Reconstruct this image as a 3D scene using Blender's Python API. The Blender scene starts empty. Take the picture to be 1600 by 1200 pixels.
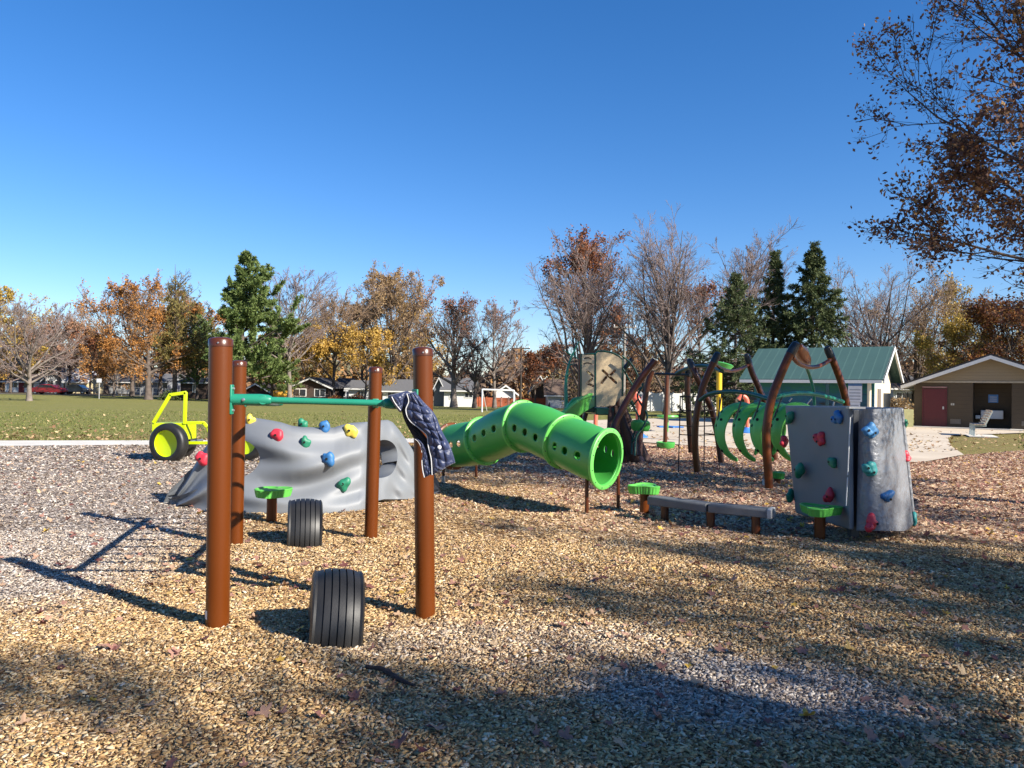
import bpy, math, random
import numpy as np
from mathutils import Vector, Matrix
random.seed(7)
C = bpy.context.scene.collection
R = math.radians
# ------------------------------------------------------------------ camera frame
F = 1200.0; PITCH = math.atan(10/1200); ROLL = 0.015; H0 = 1.55
fwd = Vector((0, math.cos(PITCH), math.sin(PITCH)))
r0 = Vector((1, 0, 0)); u0 = Vector((0, -math.sin(PITCH), math.cos(PITCH)))
camR = r0*math.cos(ROLL) + u0*math.sin(ROLL)
camU = -r0*math.sin(ROLL) + u0*math.cos(ROLL)
CAM = Vector((0, 0, H0))
def ss(a, b, x):
    t = min(1, max(0, (x-a)/(b-a))); return t*t*(3-2*t)
def terrain(x, y):
    return -0.9*ss(45, 130, y)*ss(-50, -8, x)*(1-ss(10, 60, x)*0.7)
def P(px, py, Y):
    d = fwd + camR*((px-800)/F) + camU*((600-py)/F)
    return CAM + d*(Y/d.y)
def G(px, py):
    d = fwd + camR*((px-800)/F) + camU*((600-py)/F)
    z = 0.0
    for _ in range(6):
        t = (z-H0)/d.z
        p = CAM + d*t
        z = terrain(p.x, p.y)
    return p
def base_at(px, Y):
    p = P(px, 610, Y); return Vector((p.x, Y, terrain(p.x, Y)))
def scale_px(Y): return Y/F      # metres per photo pixel at that distance
# ------------------------------------------------------------------ materials
KA = 0.84     # overall reflectance of the materials
def new_mat(name):
    m = bpy.data.materials.new(name); m.use_nodes = True
    nt = m.node_tree; return m, nt, nt.nodes['Principled BSDF']
def mat(name, col, rough=0.5, metal=0.0, var=0.12, scale=6.0, bump=0.0, bscale=30.0, spec=0.5, coat=0.0, col2=None, detail=4, bdist=0.01):
    m, nt, b = new_mat(name)
    b.inputs['Roughness'].default_value = rough; b.inputs['Metallic'].default_value = metal
    b.inputs['Specular IOR Level'].default_value = spec
    if coat: b.inputs['Coat Weight'].default_value = coat; b.inputs['Coat Roughness'].default_value = 0.15
    tc = nt.nodes.new('ShaderNodeTexCoord')
    n = nt.nodes.new('ShaderNodeTexNoise'); n.inputs['Scale'].default_value = scale; n.inputs['Detail'].default_value = detail
    nt.links.new(tc.outputs['Object'], n.inputs['Vector'])
    r = nt.nodes.new('ShaderNodeValToRGB')
    c = Vector(col)*KA; c2 = Vector(col2)*KA if col2 else None
    a_ = (c*(1-var)) ; b_ = (c2 if c2 else c*(1+var))
    r.color_ramp.elements[0].position = 0.3; r.color_ramp.elements[0].color = (*a_, 1)
    r.color_ramp.elements[1].position = 0.7; r.color_ramp.elements[1].color = (*[min(1, x) for x in b_], 1)
    nt.links.new(n.outputs['Fac'], r.inputs['Fac']); nt.links.new(r.outputs['Color'], b.inputs['Base Color'])
    if bump:
        n2 = nt.nodes.new('ShaderNodeTexNoise'); n2.inputs['Scale'].default_value = bscale; n2.inputs['Detail'].default_value = 5
        nt.links.new(tc.outputs['Object'], n2.inputs['Vector'])
        bm_ = nt.nodes.new('ShaderNodeBump'); bm_.inputs['Strength'].default_value = bump; bm_.inputs['Distance'].default_value = bdist
        nt.links.new(n2.outputs['Fac'], bm_.inputs['Height']); nt.links.new(bm_.outputs['Normal'], b.inputs['Normal'])
    return m
def ramp_mat(name, stops, rough=0.8, attr='cv', sub=0.0, transl=0.0):
    """colour from a per-face random value stored on the mesh"""
    m, nt, b = new_mat(name)
    b.inputs['Roughness'].default_value = rough; b.inputs['Specular IOR Level'].default_value = 0.25
    a = nt.nodes.new('ShaderNodeAttribute'); a.attribute_name = attr
    r = nt.nodes.new('ShaderNodeValToRGB'); els = r.color_ramp.elements
    while len(els) < len(stops): els.new(0.5)
    for e, (p, c) in zip(els, stops): e.position = p; e.color = (c[0]*KA, c[1]*KA, c[2]*KA, 1)
    nt.links.new(a.outputs['Fac'], r.inputs['Fac']); nt.links.new(r.outputs['Color'], b.inputs['Base Color'])
    if transl:
        t = nt.nodes.new('ShaderNodeBsdfTranslucent'); mx = nt.nodes.new('ShaderNodeMixShader'); mx.inputs[0].default_value = transl
        nt.links.new(r.outputs['Color'], t.inputs['Color'])
        out = nt.nodes['Material Output']
        nt.links.new(b.outputs[0], mx.inputs[1]); nt.links.new(t.outputs[0], mx.inputs[2]); nt.links.new(mx.outputs[0], out.inputs['Surface'])
    return m
# ------------------------------------------------------------------ objects
ORIG = {}
def tag(o, label=None, cat=None, group=None, kind=None):
    if label: o['label'] = label
    if cat: o['category'] = cat
    if group: o['group'] = group
    if kind: o['kind'] = kind
    return o
def thing(name, loc, label, cat, group=None):
    o = bpy.data.objects.new(name, None); C.objects.link(o); o.location = loc; o.empty_display_size = 0.1
    ORIG[o.name] = Vector(loc); return tag(o, label, cat, group)
def link_mesh(name, me, parent=None):
    o = bpy.data.objects.new(name, me); C.objects.link(o)
    if parent is not None:
        o.parent = parent; ORIG[o.name] = ORIG[parent.name]
    else: ORIG[o.name] = Vector((0, 0, 0))
    return o
def copy_tree(o, parent=None):
    c = o.copy(); C.objects.link(c)
    if parent is not None: c.parent = parent
    ORIG[c.name] = ORIG.get(o.name, Vector((0, 0, 0)))
    for ch in list(o.children): copy_tree(ch, c)
    return c
def frames(pts):
    """parallel transport frames"""
    n = len(pts); T = []
    for i in range(n):
        a = pts[max(0, i-1)]; b = pts[min(n-1, i+1)]; t = (b-a); T.append(t.normalized() if t.length > 1e-9 else Vector((0, 0, 1)))
    up = Vector((0, 0, 1)) if abs(T[0].z) < 0.9 else Vector((1, 0, 0))
    s = T[0].cross(up).normalized(); out = []
    for t in T:
        s = (s - t*s.dot(t)).normalized(); out.append((t, s, s.cross(t)))
    return out
def spline(pts, n=24, radii=None):
    pts = [Vector(p) for p in pts]; m = len(pts)-1; out = []; rr = []
    if m == 1 and n > 1:
        for k in range(n+1):
            out.append(pts[0].lerp(pts[1], k/n))
        return out
    for k in range(n+1):
        s = k/n*m; i = min(int(s), m-1); t = s-i
        p0 = pts[max(i-1, 0)] if i > 0 else pts[0]*2-pts[1]
        p3 = pts[i+2] if i+2 <= m else pts[m]*2-pts[m-1]
        p1, p2 = pts[i], pts[i+1]
        out.append(0.5*((2*p1)+(p2-p0)*t+(2*p0-5*p1+4*p2-p3)*t*t+(3*p1-p0-3*p2+p3)*t*t*t))
    return out
class MB:
    def __init__(s): s.v = []; s.f = []; s.m = []
    def add(s, vs, fs, mi=0):
        n = len(s.v); s.v += [tuple(v) for v in vs]; s.f += [tuple(i+n for i in f) for f in fs]; s.m += [mi]*len(fs); return s
    def box(s, c, size, rz=0.0, mi=0, rot=None):
        M = rot if rot is not None else Matrix.Rotation(rz, 3, 'Z'); c = Vector(c); h = Vector(size)/2
        vs = [c + M @ Vector((x*h.x, y*h.y, z*h.z)) for x in (-1, 1) for y in (-1, 1) for z in (-1, 1)]
        return s.add(vs, [(0, 1, 3, 2), (4, 6, 7, 5), (0, 4, 5, 1), (2, 3, 7, 6), (0, 2, 6, 4), (1, 5, 7, 3)], mi)
    def tube(s, pts, r, sides=12, mi=0, cap=True, sx=1.0):
        pts = [Vector(p) for p in pts]; fr = frames(pts); n = len(pts)
        rs = r if hasattr(r, '__len__') else [r]*n
        vs = []
        for p, (t, a, b), rr in zip(pts, fr, rs):
            for k in range(sides):
                q = 2*math.pi*k/sides; vs.append(p + a*(rr*sx*math.cos(q)) + b*(rr*math.sin(q)))
        fs = [(i*sides+k, i*sides+(k+1) % sides, (i+1)*sides+(k+1) % sides, (i+1)*sides+k) for i in range(n-1) for k in range(sides)]
        if cap: fs += [tuple(reversed(range(sides))), tuple(range((n-1)*sides, n*sides))]
        return s.add(vs, fs, mi)
    def lathe(s, prof, loc=(0, 0, 0), rot=None, seg=32, mi=0, closed=False, f=None):
        """profile of (radius, height), spun about local Z"""
        M = rot if rot is not None else Matrix.Identity(3); loc = Vector(loc); vs = []; n = len(prof)
        for (r, z) in prof:
            for k in range(seg):
                q = 2*math.pi*k/seg; v = Vector((r*math.cos(q), r*math.sin(q), z)); vs.append(loc + M @ v)
        m = n if closed else n-1
        fs = [(i*seg+k, i*seg+(k+1) % seg, ((i+1) % n)*seg+(k+1) % seg, ((i+1) % n)*seg+k) for i in range(m) for k in range(seg)]
        if not closed:
            if prof[0][0] > 1e-6: fs.append(tuple(reversed(range(seg))))
            if prof[-1][0] > 1e-6: fs.append(tuple(range((n-1)*seg, n*seg)))
        return s.add(vs, fs, mi)
    def prism(s, poly, o, ax, ay, az, mi=0):
        """poly in (ax,ay), extruded along vector az"""
        o = Vector(o); ax = Vector(ax); ay = Vector(ay); az = Vector(az); n = len(poly)
        vs = [o+ax*a+ay*b for a, b in poly]+[o+ax*a+ay*b+az for a, b in poly]
        fs = [tuple(reversed(range(n))), tuple(range(n, 2*n))]+[(i, (i+1) % n, (i+1) % n+n, i+n) for i in range(n)]
        return s.add(vs, fs, mi)
    def ball(s, c, r, seg=12, rings=8, f=None, mi=0):
        c = Vector(c); rr = Vector(r) if hasattr(r, '__len__') else Vector((r, r, r)); vs = []
        for i in range(rings+1):
            th = math.pi*i/rings
            for k in range(seg):
                q = 2*math.pi*k/seg; d = Vector((math.sin(th)*math.cos(q), math.sin(th)*math.sin(q), math.cos(th)))
                k_ = f(d) if f else 1.0; vs.append(c+Vector((d.x*rr.x, d.y*rr.y, d.z*rr.z))*k_)
        fs = [(i*seg+k, (i+1)*seg+k, (i+1)*seg+(k+1) % seg, i*seg+(k+1) % seg) for i in range(rings) for k in range(seg)]
        return s.add(vs, fs, mi)
    def build(s, name, mats, parent=None, smooth=True, bevel=0.0, angle=40, merge=False, sub=0, solid=0.0, off=-1.0, bseg=2):
        o_ = ORIG[parent.name] if parent is not None else Vector((0, 0, 0))
        me = bpy.data.meshes.new(name)
        me.from_pydata([(v[0]-o_.x, v[1]-o_.y, v[2]-o_.z) for v in s.v], [], s.f)
        for m in (mats if isinstance(mats, (list, tuple)) else [mats]): me.materials.append(m)
        if any(s.m): me.polygons.foreach_set('material_index', s.m)
        me.validate(); me.update()
        import bmesh
        bm = bmesh.new(); bm.from_mesh(me)
        bmesh.ops.remove_doubles(bm, verts=bm.verts, dist=1e-5)
        bmesh.ops.recalc_face_normals(bm, faces=bm.faces); bm.to_mesh(me); bm.free()
        if smooth:
            me.polygons.foreach_set('use_smooth', [True]*len(me.polygons))
            me.set_sharp_from_angle(angle=R(angle))
        o = link_mesh(name, me, parent)
        if solid:
            md = o.modifiers.new('s', 'SOLIDIFY'); md.thickness = solid; md.offset = off
        if bevel:
            md = o.modifiers.new('b', 'BEVEL'); md.width = bevel; md.segments = bseg; md.limit_method = 'ANGLE'; md.angle_limit = R(35); md.harden_normals = False
        if sub:
            md = o.modifiers.new('u', 'SUBSURF'); md.levels = sub; md.render_levels = sub
        return o
def grid_sheet(mb, func, nu, nv, closed=False, holes=(), mi=0):
    """(u,v) grid surface; each hole = (cu, cv, half_u, half_v, shape(theta)->(du,dv) in grid units)"""
    cols = nu if closed else nu+1
    idx = lambda i, j: (i % cols if closed else i)*(nv+1)+j
    vs = [func(i/nu, j/nv) for i in range(cols) for j in range(nv+1)]
    skip = set()
    for (cu, cv, hu, hv, sh) in holes:
        for i in range(cu-hu, cu+hu):
            for j in range(cv-hv, cv+hv): skip.add((i % nu, j))
    fs = [(idx(i, j), idx(i+1, j), idx(i+1, j+1), idx(i, j+1)) for i in range(nu) for j in range(nv) if (i, j) not in skip]
    for (cu, cv, hu, hv, sh) in holes:
        ring = [(cu-hu+k, cv-hv) for k in range(2*hu)]+[(cu+hu, cv-hv+k) for k in range(2*hv)]
        ring += [(cu+hu-k, cv+hv) for k in range(2*hu)]+[(cu-hu, cv+hv-k) for k in range(2*hv)]
        n = len(ring); steps = 3; prev = [idx(a, b) for a, b in ring]
        circ = [sh(math.atan2((b-cv)/hv, (a-cu)/hu)) for a, b in ring]
        for st in range(1, steps+1):
            t = st/steps; cur = []
            for (a, b), (du, dv) in zip(ring, circ):
                uu = a*(1-t)+(cu+du)*t; vv = b*(1-t)+(cv+dv)*t
                vs.append(func(uu/nu, vv/nv)); cur.append(len(vs)-1)
            for k in range(n): fs.append((prev[k], prev[(k+1) % n], cur[(k+1) % n], cur[k]))
            prev = cur
    mb.add(vs, fs, mi)
def np_mesh(name, V, Fq, mats, parent=None, cv=None, smooth=False, tri=False, extra=None, midx=None):
    """fast mesh from arrays; V (n,3), Fq (m,k)"""
    me = bpy.data.meshes.new(name); k = Fq.shape[1]
    o_ = ORIG[parent.name] if parent is not None else Vector((0, 0, 0))
    V = (V-np.array(o_)).astype(np.float32)
    me.vertices.add(len(V)); me.vertices.foreach_set('co', V.ravel())
    me.loops.add(Fq.size); me.loops.foreach_set('vertex_index', Fq.astype(np.int32).ravel())
    me.polygons.add(len(Fq)); me.polygons.foreach_set('loop_start', np.arange(0, Fq.size, k, dtype=np.int32))
    me.polygons.foreach_set('loop_total', np.full(len(Fq), k, dtype=np.int32))
    if smooth: me.polygons.foreach_set('use_smooth', np.ones(len(Fq), dtype=bool))
    for m in (mats if isinstance(mats, (list, tuple)) else [mats]): me.materials.append(m)
    if midx is not None: me.polygons.foreach_set('material_index', midx.astype(np.int32))
    me.update(calc_edges=True)
    for nm, arr in ([('cv', cv)] if cv is not None else [])+(extra or []):
        a = me.attributes.new(nm, 'FLOAT', 'FACE'); a.data.foreach_set('value', arr.astype(np.float32))
    return link_mesh(name, me, parent)
# ------------------------------------------------------------------ trees (vectorised)
def nrm(a): return a/np.maximum(1e-9, np.linalg.norm(a, axis=-1, keepdims=True))
def polylines(rng, P0, D0, L, K, up=0.0, jit=0.15, droop=0.0):
    n = len(P0); pts = np.zeros((n, K+1, 3)); pts[:, 0] = P0; d = nrm(D0)
    for k in range(K):
        d = nrm(d + rng.normal(0, jit, (n, 3)) + np.array([0, 0, 1.0])*(up-droop*k/K))
        pts[:, k+1] = pts[:, k] + d*(L/K)[:, None]
    return pts
def tubes(pts, rad, sides):
    n, K1, _ = pts.shape
    T = np.zeros_like(pts); T[:, 1:-1] = pts[:, 2:]-pts[:, :-2]; T[:, 0] = pts[:, 1]-pts[:, 0]; T[:, -1] = pts[:, -1]-pts[:, -2]; T = nrm(T)
    ref = np.where(np.abs(T[:, :1, 2:3]) < 0.9, np.array([[[0, 0, 1.0]]]), np.array([[[1.0, 0, 0]]]))
    A = nrm(np.cross(T, np.broadcast_to(ref, T.shape))); B = np.cross(A, T)
    q = np.arange(sides)*2*np.pi/sides
    V = pts[:, :, None, :] + rad[:, :, None, None]*(A[:, :, None, :]*np.cos(q)[None, None, :, None] + B[:, :, None, :]*np.sin(q)[None, None, :, None])
    V = V.reshape(-1, 3)
    base = (np.arange(n)*K1*sides)[:, None, None] + (np.arange(K1-1)*sides)[None, :, None]
    k = np.arange(sides)[None, None, :]; k2 = (k+1) % sides
    Fq = np.stack([base+k, base+k2, base+sides+k2, base+sides+k], -1).reshape(-1, 4)
    return V, Fq
def children(rng, pts, rad, per, t0, t1, amin, amax, lr, lenv, K, up, jit, droop=0.0, rr=0.55, shape=None):
    """spawn 'per' children on every polyline"""
    n, K1, _ = pts.shape; idx = np.repeat(np.arange(n), per); m = len(idx)
    t = rng.uniform(t0, t1, m)
    s = t*(K1-1); i = np.minimum(s.astype(int), K1-2); fr = (s-i)[:, None]
    p = pts[idx, i]*(1-fr) + pts[idx, i+1]*fr; r = rad[idx, i]*(1-fr[:, 0]) + rad[idx, i+1]*fr[:, 0]
    tan = nrm(pts[idx, i+1]-pts[idx, i])
    rv = nrm(rng.normal(0, 1, (m, 3))); perp = nrm(rv - tan*(rv*tan).sum(1, keepdims=True))
    a = np.radians(amin + (amax-amin)*(1-t if shape is None else shape(t))*1.0 + rng.normal(0, 6, m))[:, None]
    d = tan*np.cos(a) + perp*np.sin(a)
    L = lr*(lenv[idx])*rng.uniform(0.65, 1.15, m)*(1.0-0.55*t)
    cp = polylines(rng, p, d, L, K, up, jit, droop)
    r0_ = np.maximum(np.minimum(r*0.85, r*rr+0.0), 0.0)
    cr = r0_[:, None]*np.linspace(1, 0.3, K+1)[None, :]
    return cp, cr, L
def leaf_quads(rng, c, size, asp=0.6, flat=0.0):
    n = len(c); a = nrm(rng.normal(0, 1, (n, 3))); a[:, 2] *= (1-flat); a = nrm(a)
    b = nrm(np.cross(a, rng.normal(0, 1, (n, 3)))); s = size*rng.uniform(0.6, 1.3, n)[:, None]/2
    V = np.stack([c-a*s, c+b*s*asp, c+a*s, c-b*s*asp], 1).reshape(-1, 3)
    return V, np.arange(4*n).reshape(-1, 4)
BARK = mat('bark', (0.11, 0.085, 0.07), 0.9, var=0.35, scale=3, bump=0.3, bscale=8, bdist=0.03)
BARKL = mat('pale_bark', (0.20, 0.165, 0.14), 0.9, var=0.35, scale=3, bump=0.3, bscale=8, bdist=0.03)
TWIG = mat('twig_bark', (0.17, 0.125, 0.105), 0.9, var=0.25, scale=0.5)
def decid(rng, h, w, trunk_r, clear=0.2, limbs=12, l2=7, l3=7, l4=4, ang=(22, 62), leaves=0, lsize=0.2, vase=False, twr=0.012, up=0.05,
          leaf_lo=0.0, lspread=0.4, droop=0.0, K1=7, lr1=.5):
    """returns wood arrays, leaf arrays; base at origin; h = height, w = crown width"""
    th = h*(0.42 if vase else 0.8)
    tp = polylines(rng, np.zeros((1, 3)), np.array([[0.02, 0, 1.0]]), np.array([th]), 9, 0.1, 0.045)
    tr = trunk_r*np.linspace(1, 0.5 if vase else 0.18, 10)[None, :]; tr[0, 0] *= 1.35
    m = limbs; t = np.sort(rng.uniform(clear, 1.0, m)); t[-3:] = [0.98, 0.99, 1.0]
    s = t*9; i = np.minimum(s.astype(int), 8); fr = (s-i)[:, None]
    p = tp[0, i]*(1-fr)+tp[0, i+1]*fr; r = tr[0, i]*(1-fr[:, 0])+tr[0, i+1]*fr[:, 0]
    az = np.arange(m)*2.399+rng.uniform(0, 1, m)
    k = (t-clear)/(1-clear)
    if vase: a = np.radians(rng.uniform(ang[0], ang[1], m)); L = (h-p[:, 2])/np.cos(a*0.75)*rng.uniform(0.75, 1.0, m)
    else:
        a = np.radians(ang[1]+(ang[0]-ang[1])*k + rng.normal(0, 5, m))
        prof = np.sin(np.pi*np.clip(0.22+0.72*k, 0, 1))**0.6
        L = np.maximum(0.16*h, (w/2)*prof/np.maximum(0.45, np.sin(a)))*rng.uniform(0.85, 1.1, m)
        L = np.minimum(L, np.maximum(0.15*h, (h-p[:, 2])/np.maximum(0.3, np.cos(a*0.8))))
    d = np.stack([np.cos(az)*np.sin(a), np.sin(az)*np.sin(a), np.cos(a)], 1)
    c1 = polylines(rng, p, d, L, K1, up, 0.11, droop)
    r1 = np.minimum(r*0.7, trunk_r*lr1)[:, None]*np.linspace(1, 0.2, K1+1)[None, :]
    out = [tubes(tp, tr, 9), tubes(c1, r1, 6)]
    c2, r2, L2 = children(rng, c1, r1, l2, 0.15, 1.0, 25, 55, 0.5, L, 5, up, 0.14, droop)
    r2 = np.maximum(r2, twr*1.6); out.append(tubes(c2, r2, 4))
    c3, r3, L3 = children(rng, c2, r2, l3, 0.1, 1.0, 25, 50, 0.55, L2, 4, up, 0.18, droop)
    r3 = np.clip(r3, twr, twr*2.2); out.append(tubes(c3, r3, 3))
    last = c3
    if l4:
        c4, r4, L4 = children(rng, c3, r3, l4, 0.1, 1.0, 20, 50, 0.7, L3, 3, up, 0.2, droop)
        r4 = np.full_like(r4, twr)*np.linspace(1, 0.4, 4)[None, :]; out.append(tubes(c4, r4, 3)); last = c4
    V = []; Fs = []; n = 0; cnt = []
    for v, f in out: V.append(v); Fs.append(f+n); n += len(v); cnt.append(len(f))
    lv = None
    if leaves:
        allp = last.reshape(-1, 3)
        if leaf_lo: allp = allp[allp[:, 2] < h*leaf_lo + rng.normal(0, h*0.06, len(allp))]
        # clumping: choose leaf sites with a patchy weight
        ph = rng.uniform(0, 6, 3); wgt = (.7 if lsize < .09 else .12)+np.clip(np.sin(allp[:, 0]*1.5+ph[0])*np.sin(allp[:, 1]*1.4+ph[1])+np.sin(allp[:, 2]*1.7+ph[2])*0.6+0.45, 0, 2)
        c = allp[rng.choice(len(allp), leaves, p=wgt/wgt.sum())] + rng.normal(0, lspread*0.5, (leaves, 3))
        lv = (c, leaf_quads(rng, c, lsize))
    ntr = cnt[0]
    return (V, Fs, cnt), lv
def make_tree(name, base, seed, label, cat='tree', group=None, bark=None, leafmat=None, twig=None, **kw):
    rng = np.random.default_rng(seed)
    (V, Fs, cnt), lv = decid(rng, **kw)
    o = thing(name, base, label, cat, group); b = np.array(base)
    rz = rng.uniform(0, 6.28); Rm = np.array([[math.cos(rz), -math.sin(rz), 0], [math.sin(rz), math.cos(rz), 0], [0, 0, 1]])
    np_mesh('trunk', V[0] @ Rm.T + b, Fs[0], bark or BARK, o, smooth=True)
    n0 = len(V[0])
    # limbs and twigs are one part of the crown
    VV = np.concatenate(V[1:]) @ Rm.T + b; FF = np.concatenate(Fs[1:])-n0
    mi = np.concatenate([np.full(c, 0 if k == 0 else 1) for k, c in enumerate(cnt[1:])])
    cr = np_mesh('crown', VV, FF, [bark or BARK, twig or TWIG], o, smooth=True, midx=mi)
    if lv is not None:
        c, (LV, LF) = lv
        np_mesh('foliage', LV @ Rm.T + b, LF, leafmat, cr, cv=rng.uniform(0, 1, len(LF)))
    return o
def make_conifer(name, base, seed, label, h, w, kind='spruce', needle=None, n=15000, bark=None, clear=0.06, group=None, bareness=0.0):
    rng = np.random.default_rng(seed); o = thing(name, base, label, 'tree', group); b = np.array(base)
    tp = polylines(rng, np.zeros((1, 3)), np.array([[0.0, 0, 1.0]]), np.array([h]), 10, 0.3, 0.012)
    tr = (0.02*h)*np.linspace(1, 0.06, 11)[None, :]
    v, f = tubes(tp, tr, 8); np_mesh('trunk', v+b, f, bark or BARK, o, smooth=True)
    m = int(75 if kind == 'pine' else 130)
    t = clear+(0.985-clear)*np.sort(rng.uniform(0, 1, m)**(0.9))
    if kind == 'pine': t = clear+(0.97-clear)*(np.round((t-clear)/(1-clear)*17)/17)+rng.normal(0, .008, m)
    t = np.clip(t, clear, 0.985)
    s = t*10; i = np.minimum(s.astype(int), 9); fr = (s-i)[:, None]; p = tp[0, i]*(1-fr)+tp[0, i+1]*fr
    az = np.arange(m)*2.399+rng.uniform(0, .8, m)
    if kind == 'pine':
        prof = np.clip(1.25*(1-t)**0.62, 0.12, 1)*rng.uniform(0.6, 1.12, m); el = 0.12+0.75*t
        prof *= 0.72+0.28*np.cos(az*1-0.6)
    else:
        prof = np.clip(1.15*(1-t)**0.9, 0.05, 1)*rng.uniform(0.7, 1.08, m); el = -0.18+0.65*t**2
    L = np.maximum(0.35, prof*w/2)
    d = np.stack([np.cos(az)*np.cos(el), np.sin(az)*np.cos(el), np.sin(el)], 1)
    c1 = polylines(rng, p, d, L, 6, 0.05 if kind == 'pine' else 0.02, 0.07)
    r1 = (0.012+0.008*L)[:, None]*np.linspace(1.5, 0.3, 7)[None, :]
    c2, r2, L2 = children(rng, c1, r1, 9, 0.15, 1.0, 35, 60, 0.42, L, 4, 0.06 if kind == 'pine' else -0.03, 0.12)
    r2 = np.maximum(r2, 0.012)
    v1, f1 = tubes(c1, r1, 4); v2, f2 = tubes(c2, r2, 3)
    cr = np_mesh('crown', np.concatenate([v1, v2])+b, np.concatenate([f1, f2+len(v1)]), bark or BARK, o)
    # needles: sprays lying along the twigs
    sel = rng.choice(len(c2), n, p=L2/L2.sum()); tt = rng.uniform(0.1, 1, n)*4; ii = np.minimum(tt.astype(int), 3); ff = (tt-ii)[:, None]
    c = c2[sel, ii]*(1-ff)+c2[sel, ii+1]*ff; tan = nrm(c2[sel, ii+1]-c2[sel, ii])
    if bareness: keep = rng.uniform(0, 1, n) > bareness*(c[:, 2]/h)**1.2; c = c[keep]; tan = tan[keep]
    nn = len(c)
    k_ = 0.75 if kind == 'pine' else 0.6
    dd = nrm(tan*0.8+rng.normal(0, k_, (nn, 3))+np.array([0, 0, 0.35 if kind == 'pine' else -0.1]))
    sd = nrm(np.cross(dd, rng.normal(0, 1, (nn, 3)))); ln = (0.36 if kind == 'pine' else 0.30)*rng.uniform(0.6, 1.3, nn)[:, None]*(h/15)
    wd = ln*0.11
    LV = np.stack([c-sd*wd*0.5, c+dd*ln*0.6-sd*wd, c+dd*ln, c+dd*ln*0.55+sd*wd], 1).reshape(-1, 3)
    np_mesh('foliage', LV+b, np.arange(4*nn).reshape(-1, 4), needle, cr, cv=rng.uniform(0, 1, nn))
    return o
# ------------------------------------------------------------------ world, sun, camera
SUN = Vector((0.816, -0.578, math.tan(R(31.2)))).normalized()
w = bpy.data.worlds.new("World"); bpy.context.scene.world = w; w.use_nodes = True
wn = w.node_tree; bg = wn.nodes['Background']; bg.inputs['Strength'].default_value = 0.074
sky = wn.nodes.new('ShaderNodeTexSky'); sky.sky_type = 'NISHITA'; sky.sun_disc = False
sky.sun_elevation = math.asin(SUN.z); sky.sun_rotation = math.atan2(SUN.x, SUN.y)
sky.air_density = 1.0; sky.dust_density = 0.3; sky.ozone_density = 3.0; sky.altitude = 200
hs = wn.nodes.new('ShaderNodeHueSaturation'); hs.inputs['Saturation'].default_value = 1.25; hs.inputs['Hue'].default_value = 0.50
tint = wn.nodes.new('ShaderNodeMixRGB'); tint.blend_type = 'MULTIPLY'; tint.inputs[0].default_value = 1; tint.inputs[2].default_value = (0.95, 0.965, 1.10, 1)
wn.links.new(sky.outputs[0], tint.inputs[1]); wn.links.new(tint.outputs[0], hs.inputs['Color']); wn.links.new(hs.outputs[0], bg.inputs['Color'])
sl = bpy.data.lights.new('sun', 'SUN'); sl.energy = 5.0; sl.angle = R(0.55); sl.color = (1.0, 0.93, 0.82)
so = bpy.data.objects.new('sun', sl); C.objects.link(so); so.rotation_euler = SUN.to_track_quat('Z', 'Y').to_euler(); so.location = (20, -20, 30)
cam = bpy.data.cameras.new('camera'); cam.lens = 36*F/1600; cam.sensor_width = 36; cam.clip_end = 3000; cam.clip_start = 0.05
co = bpy.data.objects.new('camera', cam); C.objects.link(co)
Mx = Matrix((camR, camU, -fwd)).transposed().to_4x4(); Mx.translation = CAM; co.matrix_world = Mx
sc = bpy.context.scene; sc.camera = co
sc.view_settings.view_transform = 'Standard'; sc.view_settings.look = 'None'; sc.view_settings.gamma = 1; sc.view_settings.exposure = 1.12
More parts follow.
